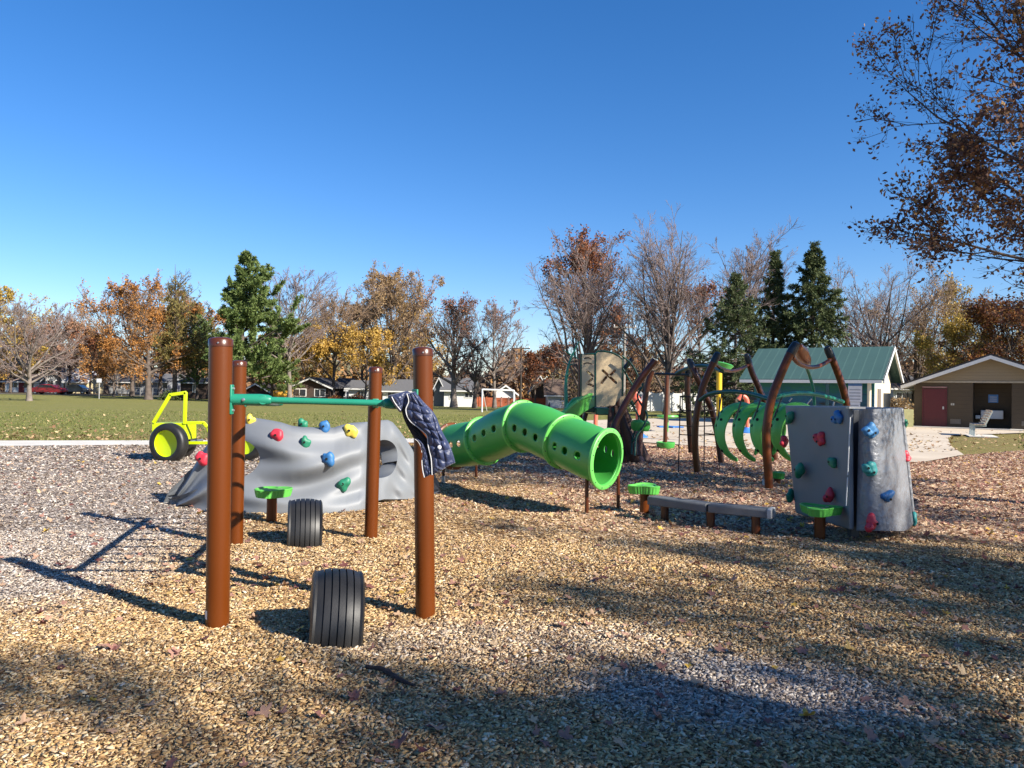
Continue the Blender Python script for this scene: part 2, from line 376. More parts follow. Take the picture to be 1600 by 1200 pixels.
# ------------------------------------------------------------------ ground
def structure(o): o['kind'] = 'structure'; return o
def node(nt, t, **kw):
    n = nt.nodes.new(t)
    for k, v in kw.items(): setattr(n, k, v)
    return n
def grass_mat():
    m, nt, b = new_mat('grass'); b.inputs['Roughness'].default_value = 0.95; b.inputs['Specular IOR Level'].default_value = 0.1
    g = node(nt, 'ShaderNodeNewGeometry')
    def noise(sc_, det=4, stretch=None):
        n = node(nt, 'ShaderNodeTexNoise'); n.inputs['Scale'].default_value = sc_; n.inputs['Detail'].default_value = det
        src = g.outputs['Position']
        if stretch:
            mp = node(nt, 'ShaderNodeMapping'); mp.inputs['Scale'].default_value = stretch; nt.links.new(src, mp.inputs['Vector']); src = mp.outputs[0]
        nt.links.new(src, n.inputs['Vector']); return n.outputs['Fac']
    def ramp(fac, stops):
        r = node(nt, 'ShaderNodeValToRGB'); e = r.color_ramp.elements
        while len(e) < len(stops): e.new(.5)
        for x, (p, c) in zip(e, stops): x.position = p; x.color = (c[0]*KA, c[1]*KA, c[2]*KA, 1)
        nt.links.new(fac, r.inputs['Fac']); return r.outputs['Color']
    def mix(f, a, c):
        x = node(nt, 'ShaderNodeMixRGB'); nt.links.new(f, x.inputs[0]); nt.links.new(a, x.inputs[1]); nt.links.new(c, x.inputs[2]); return x.outputs[0]
    fine = ramp(noise(9, 6), [(0.25, (0.11, 0.12, 0.030)), (0.5, (0.215, 0.215, 0.06)), (0.75, (0.33, 0.31, 0.11))])
    dry = ramp(noise(14, 5), [(0.3, (0.17, 0.145, 0.055)), (0.7, (0.34, 0.30, 0.13))])
    f = ramp(noise(0.28, 5, (0.5, 1.5, 1)), [(0.44, (0.08, 0.08, 0.08)), (0.68, (.75, .75, .75))])
    c1 = mix(f, fine, dry)
    leaf = ramp(noise(5.5, 3), [(0.3, (0.16, 0.085, 0.04)), (0.7, (0.36, 0.23, 0.11))])
    lf = ramp(noise(3.3, 8), [(0.64, (0, 0, 0)), (0.70, (.7, .7, .7))])
    c2 = mix(lf, c1, leaf)
    # far beyond the street line and along the lot edges the ground is leaf litter and bare soil
    sp = node(nt, 'ShaderNodeSeparateXYZ'); nt.links.new(g.outputs['Position'], sp.inputs[0])
    mr = node(nt, 'ShaderNodeMapRange'); mr.inputs[1].default_value = 112; mr.inputs[2].default_value = 122; nt.links.new(sp.outputs['Y'], mr.inputs[0])
    soil = ramp(noise(0.6, 6), [(0.35, (0.10, 0.065, 0.045)), (0.65, (0.26, 0.17, 0.11))])
    c3 = mix(mr.outputs[0], c2, soil)
    # leafy border strip beside the path
    at = node(nt, 'ShaderNodeAttribute'); at.attribute_name = 'leafy'
    ad = node(nt, 'ShaderNodeMath', operation='MULTIPLY'); nt.links.new(at.outputs['Fac'], ad.inputs[0])
    lf2 = ramp(noise(6, 6), [(0.38, (0, 0, 0)), (0.58, (1, 1, 1))]); nt.links.new(lf2, ad.inputs[1])
    c4 = mix(ad.outputs[0], c3, leaf)
    nt.links.new(c4, b.inputs['Base Color'])
    bm_ = node(nt, 'ShaderNodeBump'); bm_.inputs['Distance'].default_value = 0.05; bm_.inputs['Strength'].default_value = .8
    nt.links.new(noise(25, 5), bm_.inputs['Height']); nt.links.new(bm_.outputs[0], b.inputs['Normal'])
    return m
def np_ss(a, b, x): t = np.clip((x-a)/(b-a), 0, 1); return t*t*(3-2*t)
def np_terr(x, y): return -0.9*np_ss(45, 130, y)*np_ss(-50, -8, x)*(1-np_ss(10, 60, x)*0.7)
gx = np.concatenate([[-1500, -600, -300, -200, -150], np.arange(-120, 121, 4), [150, 200, 300, 600, 1500]]).astype(float)
gy = np.concatenate([[-300, -100, -40], np.arange(-20, 22, 3), np.arange(22, 34, 1), np.arange(34, 180, 4), [200, 260, 400, 800, 2500]]).astype(float)
X, Y = np.meshgrid(gx, gy, indexing='ij'); V = np.stack([X, Y, np_terr(X, Y)-0.012], -1).reshape(-1, 3)
ny = len(gy); I, J = np.meshgrid(np.arange(len(gx)-1), np.arange(ny-1), indexing='ij'); b0 = (I*ny+J).ravel()
gr = structure(np_mesh('ground', V, np.stack([b0, b0+ny, b0+ny+1, b0+1], 1), grass_mat(), smooth=True))
yy = (Y[:-1, :-1]+Y[1:, 1:]).ravel()/2; xx = (X[:-1, :-1]+X[1:, 1:]).ravel()/2
lfy = np.zeros(len(V)); vx, vy = V[:, 0], V[:, 1]
lfy = np.clip(1-(vy-22)/3.0, 0, 1)*(vx < 6) + np.clip(1-(vy-30)/10, 0, .8)*(vx > 6)
a_ = gr.data.attributes.new('leafy', 'FLOAT', 'POINT'); a_.data.foreach_set('value', np.clip(lfy, 0, 1).astype(np.float32))
# ------------------------------------------------------------------ paths
CONC = mat('concrete', (0.66, 0.62, 0.55), 0.9, var=0.12, scale=1.2, bump=0.2, bscale=60)
PAD = mat('pad_concrete', (0.56, 0.46, 0.34), 0.9, var=0.10, scale=0.5, bump=0.2, bscale=40, col2=(0.66, 0.56, 0.43))
def sheet_px(name, pts, m, dz, thick=0.0):
    mb = MB(); vs = [G(*p) for p in pts]
    vs = [Vector((v.x, v.y, v.z+dz)) for v in vs]
    mb.add(vs, [tuple(range(len(vs)))]); o = mb.build(name, m, smooth=False)
    return structure(o)
sheet_px('path', [(-500, 682), (0, 689.5), (232, 689), (640, 686), (905, 685.5), (905, 691), (640, 692.5), (232, 696), (0, 698), (-500, 703)], CONC, 0.02)
sheet_px('splash_pad', [(905, 658), (1000, 655), (1230, 652), (1420, 664), (1480, 668), (1900, 676), (1900, 681), (1640, 676), (1490, 681), (1481, 686), (1486, 698), (1506, 712), (1440, 724), (1330, 720), (1200, 705), (1000, 692), (905, 691)], PAD, 0.03)
# street beyond the field
ASPH = mat('asphalt', (0.085, 0.08, 0.078), 0.9, var=0.2, scale=2)
mb = MB(); xs = np.arange(-220, 160, 8.0)
for a0, a1 in zip(xs[:-1], xs[1:]):
    q = [(a0, 104), (a1, 104), (a1, 111), (a0, 111)]
    if a1 < -8: mb.add([Vector((x, y+0, terrain(x, y)+0.02)) for x, y in q], [(0, 1, 2, 3)])
structure(mb.build('street', ASPH, smooth=False))
# ------------------------------------------------------------------ wood-chip surfacing
edge = [(-900, 706), (0, 698), (232, 696), (640, 692.5), (905, 691), (1000, 692), (1200, 705), (1330, 720), (1440, 724), (1508, 712), (1600, 704), (2300, 700)]
EX = np.array([G(*e).x for e in edge]); EY = np.array([G(*e).y for e in edge])
def yfar(x): return np.interp(x, EX, EY)
MOUNDS = [(-1.85, 4.89, .16), (-2.63, 7.38, .16), (-.55, 5.14, .16), (-1.43, 7.6, .16), (-1.03, 4.72, .34), (-2.0, 7.35, .34)]
def bumpz(x, y):
    return sum(.022*np.exp(-((np.hypot(x-a, y-b)-r*.8)/(r*.45))**2)*(1+.5*np.sin(9*x+7*y)) for a, b, r in MOUNDS) + (0.010*np.sin(x*2.1+1.3*np.sin(y*1.7))*np.cos(y*1.9+.6*np.sin(x*3.1)) + 0.006*np.sin(x*5.3+y*4.1)*np.sin(y*6.1-x*2.2) + 0.008) * np_ss(0, .5, yfar(x)-y)
rng0 = np.random.default_rng(3)
PHS = rng0.uniform(0, 6.28, (6, 2))
def wob(x, y, s):
    return (np.sin(x*s+PHS[0, 0]+1.7*np.sin(y*s*.8+PHS[0, 1]))+np.sin(y*s*1.3+PHS[1, 0]+1.5*np.sin(x*s*.9+PHS[1, 1]))+.7*np.sin((x+y)*s*2.3+PHS[2, 0])+.5*np.sin((x-y)*s*3.1+PHS[3, 0]))/3.2
def weather(x, y):
    """0 = fresh golden chips, 1 = old grey chips"""
    a = np_ss(-2.2, -3.8, x+0.25*(y-6)*0.5)*np_ss(4.6, 6.0, y+.4*wob(x, y, 1.1))          # the old chips on the left
    p = np_ss(1.25, .35, np.hypot((x-1.15)/1.05, (y-3.95)/0.55)+.25*wob(x, y, 2.2))     # worn grey hollow in front
    q = np_ss(1.2, .5, np.hypot((x-0.1)/1.4, (y-4.7)/0.45)+.2*wob(x, y, 2.2))*.35
    return np.clip(a+p+q+.16*wob(x, y, 1.6)+.04, 0, 1)
def leafcov(x, y):
    """share of brown fallen leaves among the chips"""
    return (1-.85*np_ss(-1.0, -3.0, x))*np.clip(np_ss(0.2, 3.0, x+.15*(y-6))*np_ss(7.4, 9.0, y+0.5*wob(x, y, 1.0))*.85 + np_ss(7.5, 10.5, y)*.25 + .1*wob(x, y, 2.0), 0, 1)
def chips_ramp(nt, fac, which):
    P_ = {'fresh': [(0.0, (0.095, 0.05, 0.025)), (0.14, (0.24, 0.13, 0.058)), (0.38, (0.44, 0.27, 0.115)), (0.68, (0.62, 0.42, 0.19)), (0.90, (0.78, 0.58, 0.31)), (1.0, (0.85, 0.70, 0.46))],
          'old': [(0.0, (0.085, 0.07, 0.062)), (0.16, (0.19, 0.155, 0.135)), (0.42, (0.35, 0.29, 0.25)), (0.68, (0.52, 0.46, 0.40)), (0.9, (0.70, 0.63, 0.55)), (1.0, (0.82, 0.76, 0.68))],
          'leaf': [(0.0, (0.13, 0.06, 0.035)), (0.12, (0.30, 0.16, 0.105)), (0.35, (0.54, 0.345, 0.225)), (0.6, (0.72, 0.51, 0.345)), (0.82, (0.84, 0.66, 0.46)), (1.0, (0.92, 0.80, 0.60))]}[which]
    r = node(nt, 'ShaderNodeValToRGB'); e = r.color_ramp.elements
    while len(e) < len(P_): e.new(.5)
    for x, (p, c) in zip(e, P_): x.position = p; x.color = (c[0]*KA, c[1]*KA, c[2]*KA, 1)
    nt.links.new(fac, r.inputs['Fac']); return r.outputs['Color']
def chip_mat(name, attr):
    m, nt, b = new_mat(name); b.inputs['Roughness'].default_value = 0.85; b.inputs['Specular IOR Level'].default_value = 0.2
    wa = node(nt, 'ShaderNodeAttribute'); wa.attribute_name = 'wth'; la = node(nt, 'ShaderNodeAttribute'); la.attribute_name = 'lfc'
    if attr:
        ca = node(nt, 'ShaderNodeAttribute'); ca.attribute_name = 'cv'; fac = ca.outputs['Fac']
    else:
        g = node(nt, 'ShaderNodeNewGeometry'); v = node(nt, 'ShaderNodeTexVoronoi'); v.inputs['Scale'].default_value = 34; v.inputs['Randomness'].default_value = 1
        mp = node(nt, 'ShaderNodeMapping'); mp.inputs['Scale'].default_value = (1, 0.55, 0.2); nt.links.new(g.outputs['Position'], mp.inputs[0]); nt.links.new(mp.outputs[0], v.inputs['Vector'])
        s = node(nt, 'ShaderNodeSeparateColor'); nt.links.new(v.outputs['Color'], s.inputs[0])
        mm = node(nt, 'ShaderNodeMath', operation='MULTIPLY'); mm.inputs[1].default_value = 0.75; nt.links.new(s.outputs[0], mm.inputs[0]); fac = mm.outputs[0]
        bm_ = node(nt, 'ShaderNodeBump'); bm_.inputs['Distance'].default_value = 0.03; bm_.inputs['Strength'].default_value = 1
        nt.links.new(s.outputs[1], bm_.inputs['Height']); nt.links.new(bm_.outputs[0], b.inputs['Normal'])
    f, o, l = (chips_ramp(nt, fac, k) for k in ('fresh', 'old', 'leaf'))
    x = node(nt, 'ShaderNodeMixRGB'); nt.links.new(wa.outputs['Fac'], x.inputs[0]); nt.links.new(f, x.inputs[1]); nt.links.new(o, x.inputs[2])
    y = node(nt, 'ShaderNodeMixRGB'); nt.links.new(la.outputs['Fac'], y.inputs[0]); nt.links.new(x.outputs[0], y.inputs[1]); nt.links.new(l, y.inputs[2])
    nt.links.new(y.outputs[0], b.inputs['Base Color']); return m
nx_, ny_ = 360, 300
U = np.linspace(0, 1, nx_); Vv = np.linspace(0, 1, ny_)**1.0
xg = -32+66*U; XX = np.repeat(xg[:, None], ny_, 1); YY = -12+(yfar(xg)[:, None]+12)*Vv[None, :]
ZZ = bumpz(XX, YY)+0.004
V = np.stack([XX, YY, ZZ], -1).reshape(-1, 3); I, J = np.meshgrid(np.arange(nx_-1), np.arange(ny_-1), indexing='ij'); b0 = (I*ny_+J).ravel()
cb = structure(np_mesh('playground_surface', V, np.stack([b0, b0+ny_, b0+ny_+1, b0+1], 1), chip_mat('chip_bed', False), smooth=True))
for nm, fn in (('wth', weather), ('lfc', leafcov)):
    a_ = cb.data.attributes.new(nm, 'FLOAT', 'POINT'); a_.data.foreach_set('value', fn(V[:, 0], V[:, 1]).astype(np.float32))
def scatter(rng, y0, y1, dens, margin=0.75):
    n = int(dens*(2*margin)*(y1*y1-y0*y0)/2)
    y = np.sqrt(rng.uniform(y0*y0, y1*y1, n)); x = rng.uniform(-margin, margin, n)*y
    k = y < yfar(x)-0.02; return x[k], y[k]
def chip_arrays(rng, x, y, lmin, lmax, box, wr=(0.22, 0.5), zoff=0.0, tilt=0.27):
    n = len(x); L = rng.uniform(lmin, lmax, n)*rng.uniform(.6, 1, n); W = L*rng.uniform(*wr, n); T = W*0.22
    c = np.stack([x, y, bumpz(x, y)+0.004+zoff+rng.uniform(0, 0.014, n)], 1)
    az = rng.uniform(0, 6.283, n); tl = rng.normal(0, tilt, n); ro = rng.normal(0, tilt*1.2, n)
    a = np.stack([np.cos(az)*np.cos(tl), np.sin(az)*np.cos(tl), np.sin(tl)], 1)
    s = np.stack([-np.sin(az), np.cos(az), np.zeros(n)], 1); up = np.cross(a, s)
    b = s*np.cos(ro)[:, None]+up*np.sin(ro)[:, None]; nn = np.cross(a, b)
    a = a*(L/2)[:, None]; b = b*(W/2)[:, None]; t = nn*T[:, None]; sk = rng.uniform(.5, 1.1, (n, 1)); sk2 = rng.uniform(.4, 1.1, (n, 1))
    bend = nn*(L*rng.normal(0, .06, n))[:, None]
    top = [c-a-b*sk+t, c-a*.9+b+t, c+a+b*sk2+t+bend, c+a*.85-b+t+bend]
    if not box: return np.stack(top, 1).reshape(-1, 3), np.arange(4*n).reshape(-1, 4), 1
    bot = [p-2*t for p in top]
    V = np.stack(top+bot, 1).reshape(-1, 3); q = np.array([[0, 1, 2, 3], [0, 4, 5, 1], [1, 5, 6, 2], [2, 6, 7, 3], [3, 7, 4, 0]])
    return V, (np.arange(n)*8)[:, None, None]+q[None], 5
rng = np.random.default_rng(11); VS = []; FS = []; CV = []; WT = []; LC = []; n0 = 0
for (y0, y1, dens, l0, l1, bx) in ((2.4, 5.2, 7000, 0.011, 0.042, True), (5.2, 8.0, 4000, 0.014, 0.046, True), (8.0, 13, 1900, .022, .058, False), (13, 22.5, 520, .04, .09, False)):
    x, y = scatter(rng, y0, y1, dens); V, Fq, k = chip_arrays(rng, x, y, l0, l1, bx)
    Fq = Fq.reshape(-1, 4); VS.append(V); FS.append(Fq+n0); n0 += len(V)
    cv = np.clip(rng.beta(1.5, 1.5, len(x))+.06*wob(x, y, 2.5), 0, 1); isleaf = (rng.uniform(0, 1, len(x)) < leafcov(x, y)).astype(float)
    wt = np.clip(weather(x, y)+rng.normal(0, .22, len(x)), 0, 1)
    for arr, q in ((CV, cv), (WT, wt), (LC, isleaf)): arr.append(np.repeat(q, k))
ch = np_mesh('wood_chips', np.concatenate(VS), np.concatenate(FS), chip_mat('wood_chip', True), cv=np.concatenate(CV), extra=[('wth', np.concatenate(WT)), ('lfc', np.concatenate(LC))])
tag(ch, 'loose golden and weathered grey wood chips covering the play area', 'wood chips', kind='stuff')
# ------------------------------------------------------------------ fallen leaves
star = []
for k in range(20):
    t = k/20*2*math.pi; star.append((math.cos(t)*(0.55+0.45*abs(math.cos(2.5*t)))**1.2, math.sin(t)*(0.55+0.45*abs(math.cos(2.5*t)))**1.2))
star = np.array(star)*0.5
def leaf_mesh(rng, x, y, smin, smax, zo=0.018):
    n = len(x); s = rng.uniform(smin, smax, n); az = rng.uniform(0, 6.283, n); tx = rng.normal(0, .28, n); ty = rng.normal(0, .28, n); cup = rng.uniform(-.5, 1.1, n)
    u = star[None, :, 0]*s[:, None]; v = star[None, :, 1]*s[:, None]*rng.uniform(.6, 1, (n, 1))
    X_ = u*np.cos(az)[:, None]-v*np.sin(az)[:, None]; Y_ = u*np.sin(az)[:, None]+v*np.cos(az)[:, None]
    Z_ = X_*tx[:, None]+Y_*ty[:, None]+(u*u)*(cup/s)[:, None]*1.6
    z0 = bumpz(x, y)+zo+0.3*s*np.abs(rng.normal(0, .35, n))
    V = np.stack([x[:, None]+X_, y[:, None]+Y_, z0[:, None]+Z_+.006], -1)
    ce = np.stack([x, y, z0+.002], -1)[:, None, :]; V = np.concatenate([V, ce], 1).reshape(-1, 3)
    k = np.arange(20); f = np.stack([np.full(20, 20), k, (k+1) % 20], -1)
    return V, ((np.arange(n)*21)[:, None, None]+f[None]).reshape(-1, 3)
LEAFM = ramp_mat('fallen_leaf', [(0, (0.13, 0.045, 0.04)), (0.2, (0.26, 0.11, 0.09)), (0.45, (0.42, 0.23, 0.17)), (0.7, (0.55, 0.35, 0.22)), (0.93, (0.66, 0.48, 0.29)), (0.96, (0.68, 0.42, 0.08)), (1, (0.7, 0.45, 0.08))], 0.7, transl=0.15)
xs_, ys_ = [], []
x, y = scatter(rng, 2.4, 7, 16); xs_.append(x); ys_.append(y)
x, y = scatter(rng, 6, 22, 85); k = rng.uniform(0, 1, len(x)) < np.clip(leafcov(x, y)*np_ss(.2, 3, x+.15*(y-6))*1.2+.13, 0, 1); xs_.append(x[k]); ys_.append(y[k])
for cx_, cy_, n_, s_ in ((3.2, 4.6, 22, .3), (-2.0, 5.6, 16, .4), (-0.9, 5.4, 12, .35), (-0.6, 10.2, 60, .8), (1.8, 3.6, 14, .35)):
    xs_.append(rng.normal(cx_, s_, n_)); ys_.append(rng.normal(cy_, s_*.6, n_))
x = np.concatenate(xs_); y = np.concatenate(ys_); V, f = leaf_mesh(rng, x, y, .04, .09)
lv_ = np_mesh('fallen_leaves', V, f, LEAFM, cv=np.repeat(rng.uniform(0, 1, len(x))**1.1, 20), tri=True)
tag(lv_, 'curled reddish brown fallen leaves strewn over the wood chips', 'fallen leaves', kind='stuff')
# leaves on the lawn and grass tufts near the path
x = rng.uniform(-24, 34, 3600); y = 21+rng.exponential(4.5, 3600); k = (y > yfar(x)+.9) & (y < 60); x, y = x[k], y[k]
V, f = leaf_mesh(rng, x, y, .06, .15, .03)
lv2 = np_mesh('lawn_leaves', V, f, ramp_mat('lawn_leaf', [(0, (0.22, 0.11, 0.06)), (0.5, (0.42, 0.27, 0.14)), (1, (0.62, 0.47, 0.25))], .8), cv=np.repeat(rng.uniform(0, 1, len(x)), 20))
tag(lv2, 'dry tan leaves scattered over the lawn past the path', 'fallen leaves', kind='stuff')
n = 42000; x = rng.uniform(-26, 36, n); y = 21+rng.uniform(0, 1, n)**1.6*26; k = (y > yfar(x)+.85) & ~((x > 1.2) & (y < 46) & (x < .66*y)); x, y = x[k], y[k]; n = len(x)
h_ = rng.uniform(.03, .09, n); az = rng.uniform(0, 6.28, n); wd = .02; lx = rng.normal(0, .03, n); ly = rng.normal(0, .03, n)
c = np.stack([x, y, np.full(n, -.015)], 1); d = np.stack([np.cos(az)*wd, np.sin(az)*wd, np.zeros(n)], 1)
V = np.stack([c-d, c+d, c+np.stack([lx, ly, h_], 1)], 1).reshape(-1, 3)
gt = np_mesh('lawn_grass', V, np.arange(3*n).reshape(-1, 3), ramp_mat('grass_blade', [(0, (0.07, 0.10, 0.022)), (.5, (0.14, 0.17, 0.04)), (.85, (0.26, 0.25, 0.08)), (1, (0.36, .31, .15))], .9, transl=.2), cv=rng.uniform(0, 1, n))
tag(gt, 'short autumn grass tufts along the lawn edge', 'grass', kind='stuff')
# ------------------------------------------------------------------ materials for the play equipment
def paint(name, c, rough=0.35, **k): return mat(name, c, rough, var=0.07, scale=3, bump=0.04, bscale=250, **k)
BROWN = mat('brown_powder_coat', (0.128, 0.030, 0.003), 0.34, var=0.07, scale=2, bump=0.05, bscale=300, bdist=.001, coat=0.03, spec=.35)
BROWN2 = mat('dark_brown_powder_coat', (0.085, 0.022, 0.007), 0.30, var=0.1, scale=2, bump=0.05, bscale=300, bdist=.001)
TEAL = paint('teal_powder_coat', (0.020, 0.26, 0.16), 0.35)
DGREEN = paint('dark_green_powder_coat', (0.010, 0.085, 0.05), 0.35)
LIME = mat('lime_plastic', (0.12, 0.50, 0.08), 0.42, var=0.06, scale=2, bump=0.05, bscale=120, bdist=.002)
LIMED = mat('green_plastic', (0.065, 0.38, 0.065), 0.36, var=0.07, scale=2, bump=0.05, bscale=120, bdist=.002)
LIMEP = mat('pale_lime_plastic', (0.16, 0.60, 0.12), 0.42, var=0.06, scale=2, bump=0.05, bscale=120, bdist=.002)
GREY = mat('grey_moulded_plastic', (0.19, 0.205, 0.225), 0.55, var=0.1, scale=1.5, bump=0.12, bscale=90, bdist=.004)
GREYT = mat('textured_grey_plastic', (0.215, 0.225, 0.245), 0.34, var=0.05, scale=1.2, bump=.9, bscale=15, bdist=.025)
DGREY = mat('dark_grey_steel', (0.05, 0.055, 0.065), 0.45, var=0.1)
STEEL = mat('steel', (0.55, 0.55, 0.55), 0.35, metal=0.8, var=0.1)
RUBBER = mat('black_rubber', (0.012, 0.012, 0.013), 0.48, var=0.35, scale=5, bump=0.1, bscale=60, bdist=.003, col2=(0.025, 0.024, 0.023))
HIVIS = mat('yellow_green_paint', (0.56, 0.70, 0.004), 0.35, var=0.05, scale=3)
BLACK = mat('black_hole', (0.004, 0.004, 0.004), 0.9, var=0.1)
HC = {'red': mat('red_grip', (0.62, 0.030, 0.055), 0.5, var=0.12, scale=20, bump=.2, bscale=120), 'blue': mat('blue_grip', (0.035, 0.165, 0.40), 0.5, var=0.12, scale=20, bump=.2, bscale=120),
      'green': mat('green_grip', (0.018, 0.21, 0.115), 0.5, var=0.12, scale=20, bump=.2, bscale=120), 'yellow': mat('yellow_grip', (0.80, 0.60, 0.08), 0.5, var=0.12, scale=20, bump=.2, bscale=120),
      'teal': mat('teal_grip', (0.03, 0.27, 0.26), 0.5, var=0.12, scale=20, bump=.2, bscale=120), 'sky': mat('pale_blue_grip', (0.07, 0.26, 0.52), 0.5, var=0.12, scale=20, bump=.2, bscale=120)}
# ------------------------------------------------------------------ low horizontal ladder on four posts
def post_pts(bx, by, tx, ty, r):
    b = G(bx, by); b.y += r; t = P(tx, ty, b.y); return Vector((b.x, b.y, 0)), t
posts = {}
fl = post_pts(333, 988, 345, 533, .07); fr_ = post_pts(663, 972, 660.5, 548, .064)
bl = post_pts(364.5, 857, 374, 567, .064); br = post_pts(577.5, 847, 587, 577, .064)
lad = thing('horizontal_ladder', (-1.2, 6.2, 0), 'low overhead ladder of teal rungs and rails carried by four thick brown posts', 'climbing ladder')
LABEL = mat('sticker', (0.75, 0.75, 0.75), 0.5, var=0.03)
for k, ((b, t), r) in enumerate(((fl, .0725), (fr_, .066), (bl, .0675), (br, .066))):
    mb = MB(); pt = [b-Vector((0, 0, .2))+(t-b)*0, t]
    mb.tube([b+(b-t)*.1, t], r, 40, cap=True); po = mb.build('post', BROWN, lad, bevel=.002)
    ax = (t-b).normalized(); rot = ax.to_track_quat('Z', 'Y').to_matrix()
    mb = MB(); mb.lathe([(r+.0035, -.035), (r+.0035, .008), (r*.93, .016), (r*.6, .024), (0, .027)], t, rot, 40); mb.build('post_cap', BROWN2, po, angle=50)
    mb = MB()
    dv = Vector((0.15, -1, 0)).normalized()
    mb.lathe([(.0, .006), (.005, .005), (.007, 0)], t-ax*.015+dv*(r+.0035), dv.to_track_quat('Z', 'Y').to_matrix(), 10)
    mb.build('rivet', STEEL, po)
    if k < 2:   # small white sticker low on the post
        mb = MB(); sx = .85 if k == 0 else -.85; n_ = 8; z0 = b+ax*.075
        a0 = math.atan2(-1, sx*.9)
        pts = [(a0-.28+.56*i/n_) for i in range(n_+1)]
        vs = [z0+rot@Vector((math.cos(a)*(r+.001), math.sin(a)*(r+.001), zz)) for zz in (0, .055) for a in pts]
        mb.add(vs, [(i, i+1, i+n_+2, i+n_+1) for i in range(n_)]); mb.build('sticker', LABEL, po)
zf, zb = 1.465, 1.40
Lf = P(416, 622, fl[0].y); Rf = P(607, 629, fr_[0].y-.06)
lF = Vector((P(414, 624, 4.98).x, 4.94, zf)); rF = Vector((P(612, 630, 5.06).x, 5.02, zf-.012))
lB = Vector((P(431, 620, 7.4).x, 7.45, zb)); rB = Vector((P(590, 622, 7.6).x, 7.6, zb))
for a, b in ((lF, lB), (rF, rB)):
    mb = MB(); mb.tube([a+(a-b).normalized()*.03, b+(b-a).normalized()*.03], .031, 20); mb.build('rail', TEAL, lad, bevel=.003)
for k in range(9):
    t = k/8; mb = MB(); a = lF.lerp(lB, t); b = rF.lerp(rB, t); r = .021 if k == 0 else .0165
    m_ = TEAL
    mb.tube([a, b], r, 16); mb.build('rung', m_, lad)
def stub(pc, r, end, mname='bracket'):
    d = (end-pc); d.z = 0; d.normalize(); s = Vector((pc.x, pc.y, end.z))+d*(r-.004); L = (end-s).length
    mb = MB(); mb.tube([s, s+d*.02, s+d*(L-.02), s+d*(L+.035), s+d*(L+.055)], [.036, .036, .038, .033, .024], 20)
    rot = d.to_track_quat('X', 'Z').to_matrix()
    mb.box(s+d*.004, (.014, .06, .19 if pc.y < 6 else .09), rot=rot)
    o = mb.build(mname, TEAL, lad, bevel=.004)
    for z in ((-.07, .07) if pc.y < 6 else ()): mb = MB(); mb.lathe([(.009, 0), (.009, .008), (.004, .012)], s+d*.011+Vector((0, 0, z)), d.to_track_quat('Z', 'Y').to_matrix(), 8); mb.build('bolt', STEEL, o)
    mb = MB(); mb.lathe([(.011, 0), (.011, .006), (.004, .009)], s+d*(L*.45)+Vector((0, -.037, 0)), Vector((0, -1, 0)).to_track_quat('Z', 'Y').to_matrix(), 10)
    mb.build('bolt', STEEL, o)
at = lambda pr, z: pr[0].lerp(pr[1], z/pr[1].z)
stub(at(fl, zf), .0725, lF); stub(at(fr_, zf), .066, rF); stub(at(bl, zb), .0675, lB); stub(at(br, zb), .066, rB)
# ------------------------------------------------------------------ jacket slung over the ladder's end
def noise_cloth():
    m, nt, b = new_mat('navy_nylon'); b.inputs['Roughness'].default_value = .42; b.inputs['Specular IOR Level'].default_value = .45
    b.inputs['Sheen Weight'].default_value = .25
    tc = node(nt, 'ShaderNodeTexCoord'); n = node(nt, 'ShaderNodeTexNoise'); n.inputs['Scale'].default_value = 22; n.inputs['Detail'].default_value = 6; n.inputs['Distortion'].default_value = 1.2
    nt.links.new(tc.outputs['Object'], n.inputs['Vector'])
    r = node(nt, 'ShaderNodeValToRGB'); r.color_ramp.elements[0].color = (.010, .016, .048, 1); r.color_ramp.elements[1].color = (.030, .044, .112, 1)
    nt.links.new(n.outputs['Fac'], r.inputs[0]); nt.links.new(r.outputs[0], b.inputs['Base Color'])
    bm_ = node(nt, 'ShaderNodeBump'); bm_.inputs['Strength'].default_value = .75; bm_.inputs['Distance'].default_value = .008
    nt.links.new(n.outputs['Fac'], bm_.inputs['Height']); nt.links.new(bm_.outputs[0], b.inputs['Normal']); return m
NAVY = noise_cloth(); LINING = mat('black_lining', (.006, .006, .008), .8, var=.2, scale=20, bump=.3, bscale=60); PIPE = mat('white_piping', (.62, .62, .62), .6, var=.05)
jk = thing('jacket', P(680, 700, 4.93), 'navy quilted jacket with white piping slung over the teal bar beside the front right post', 'jacket')
def curve_at(c, t):
    n = len(c)-1; s = t*n; i = min(int(s), n-1); f = s-i; return (c[i][0]*(1-f)+c[i+1][0]*f, c[i][1]*(1-f)+c[i+1][1]*f)
def smooth_curve(c, n=24):
    return [(p.x, p.y) for p in spline([(a, b, 0) for a, b in c], n)]
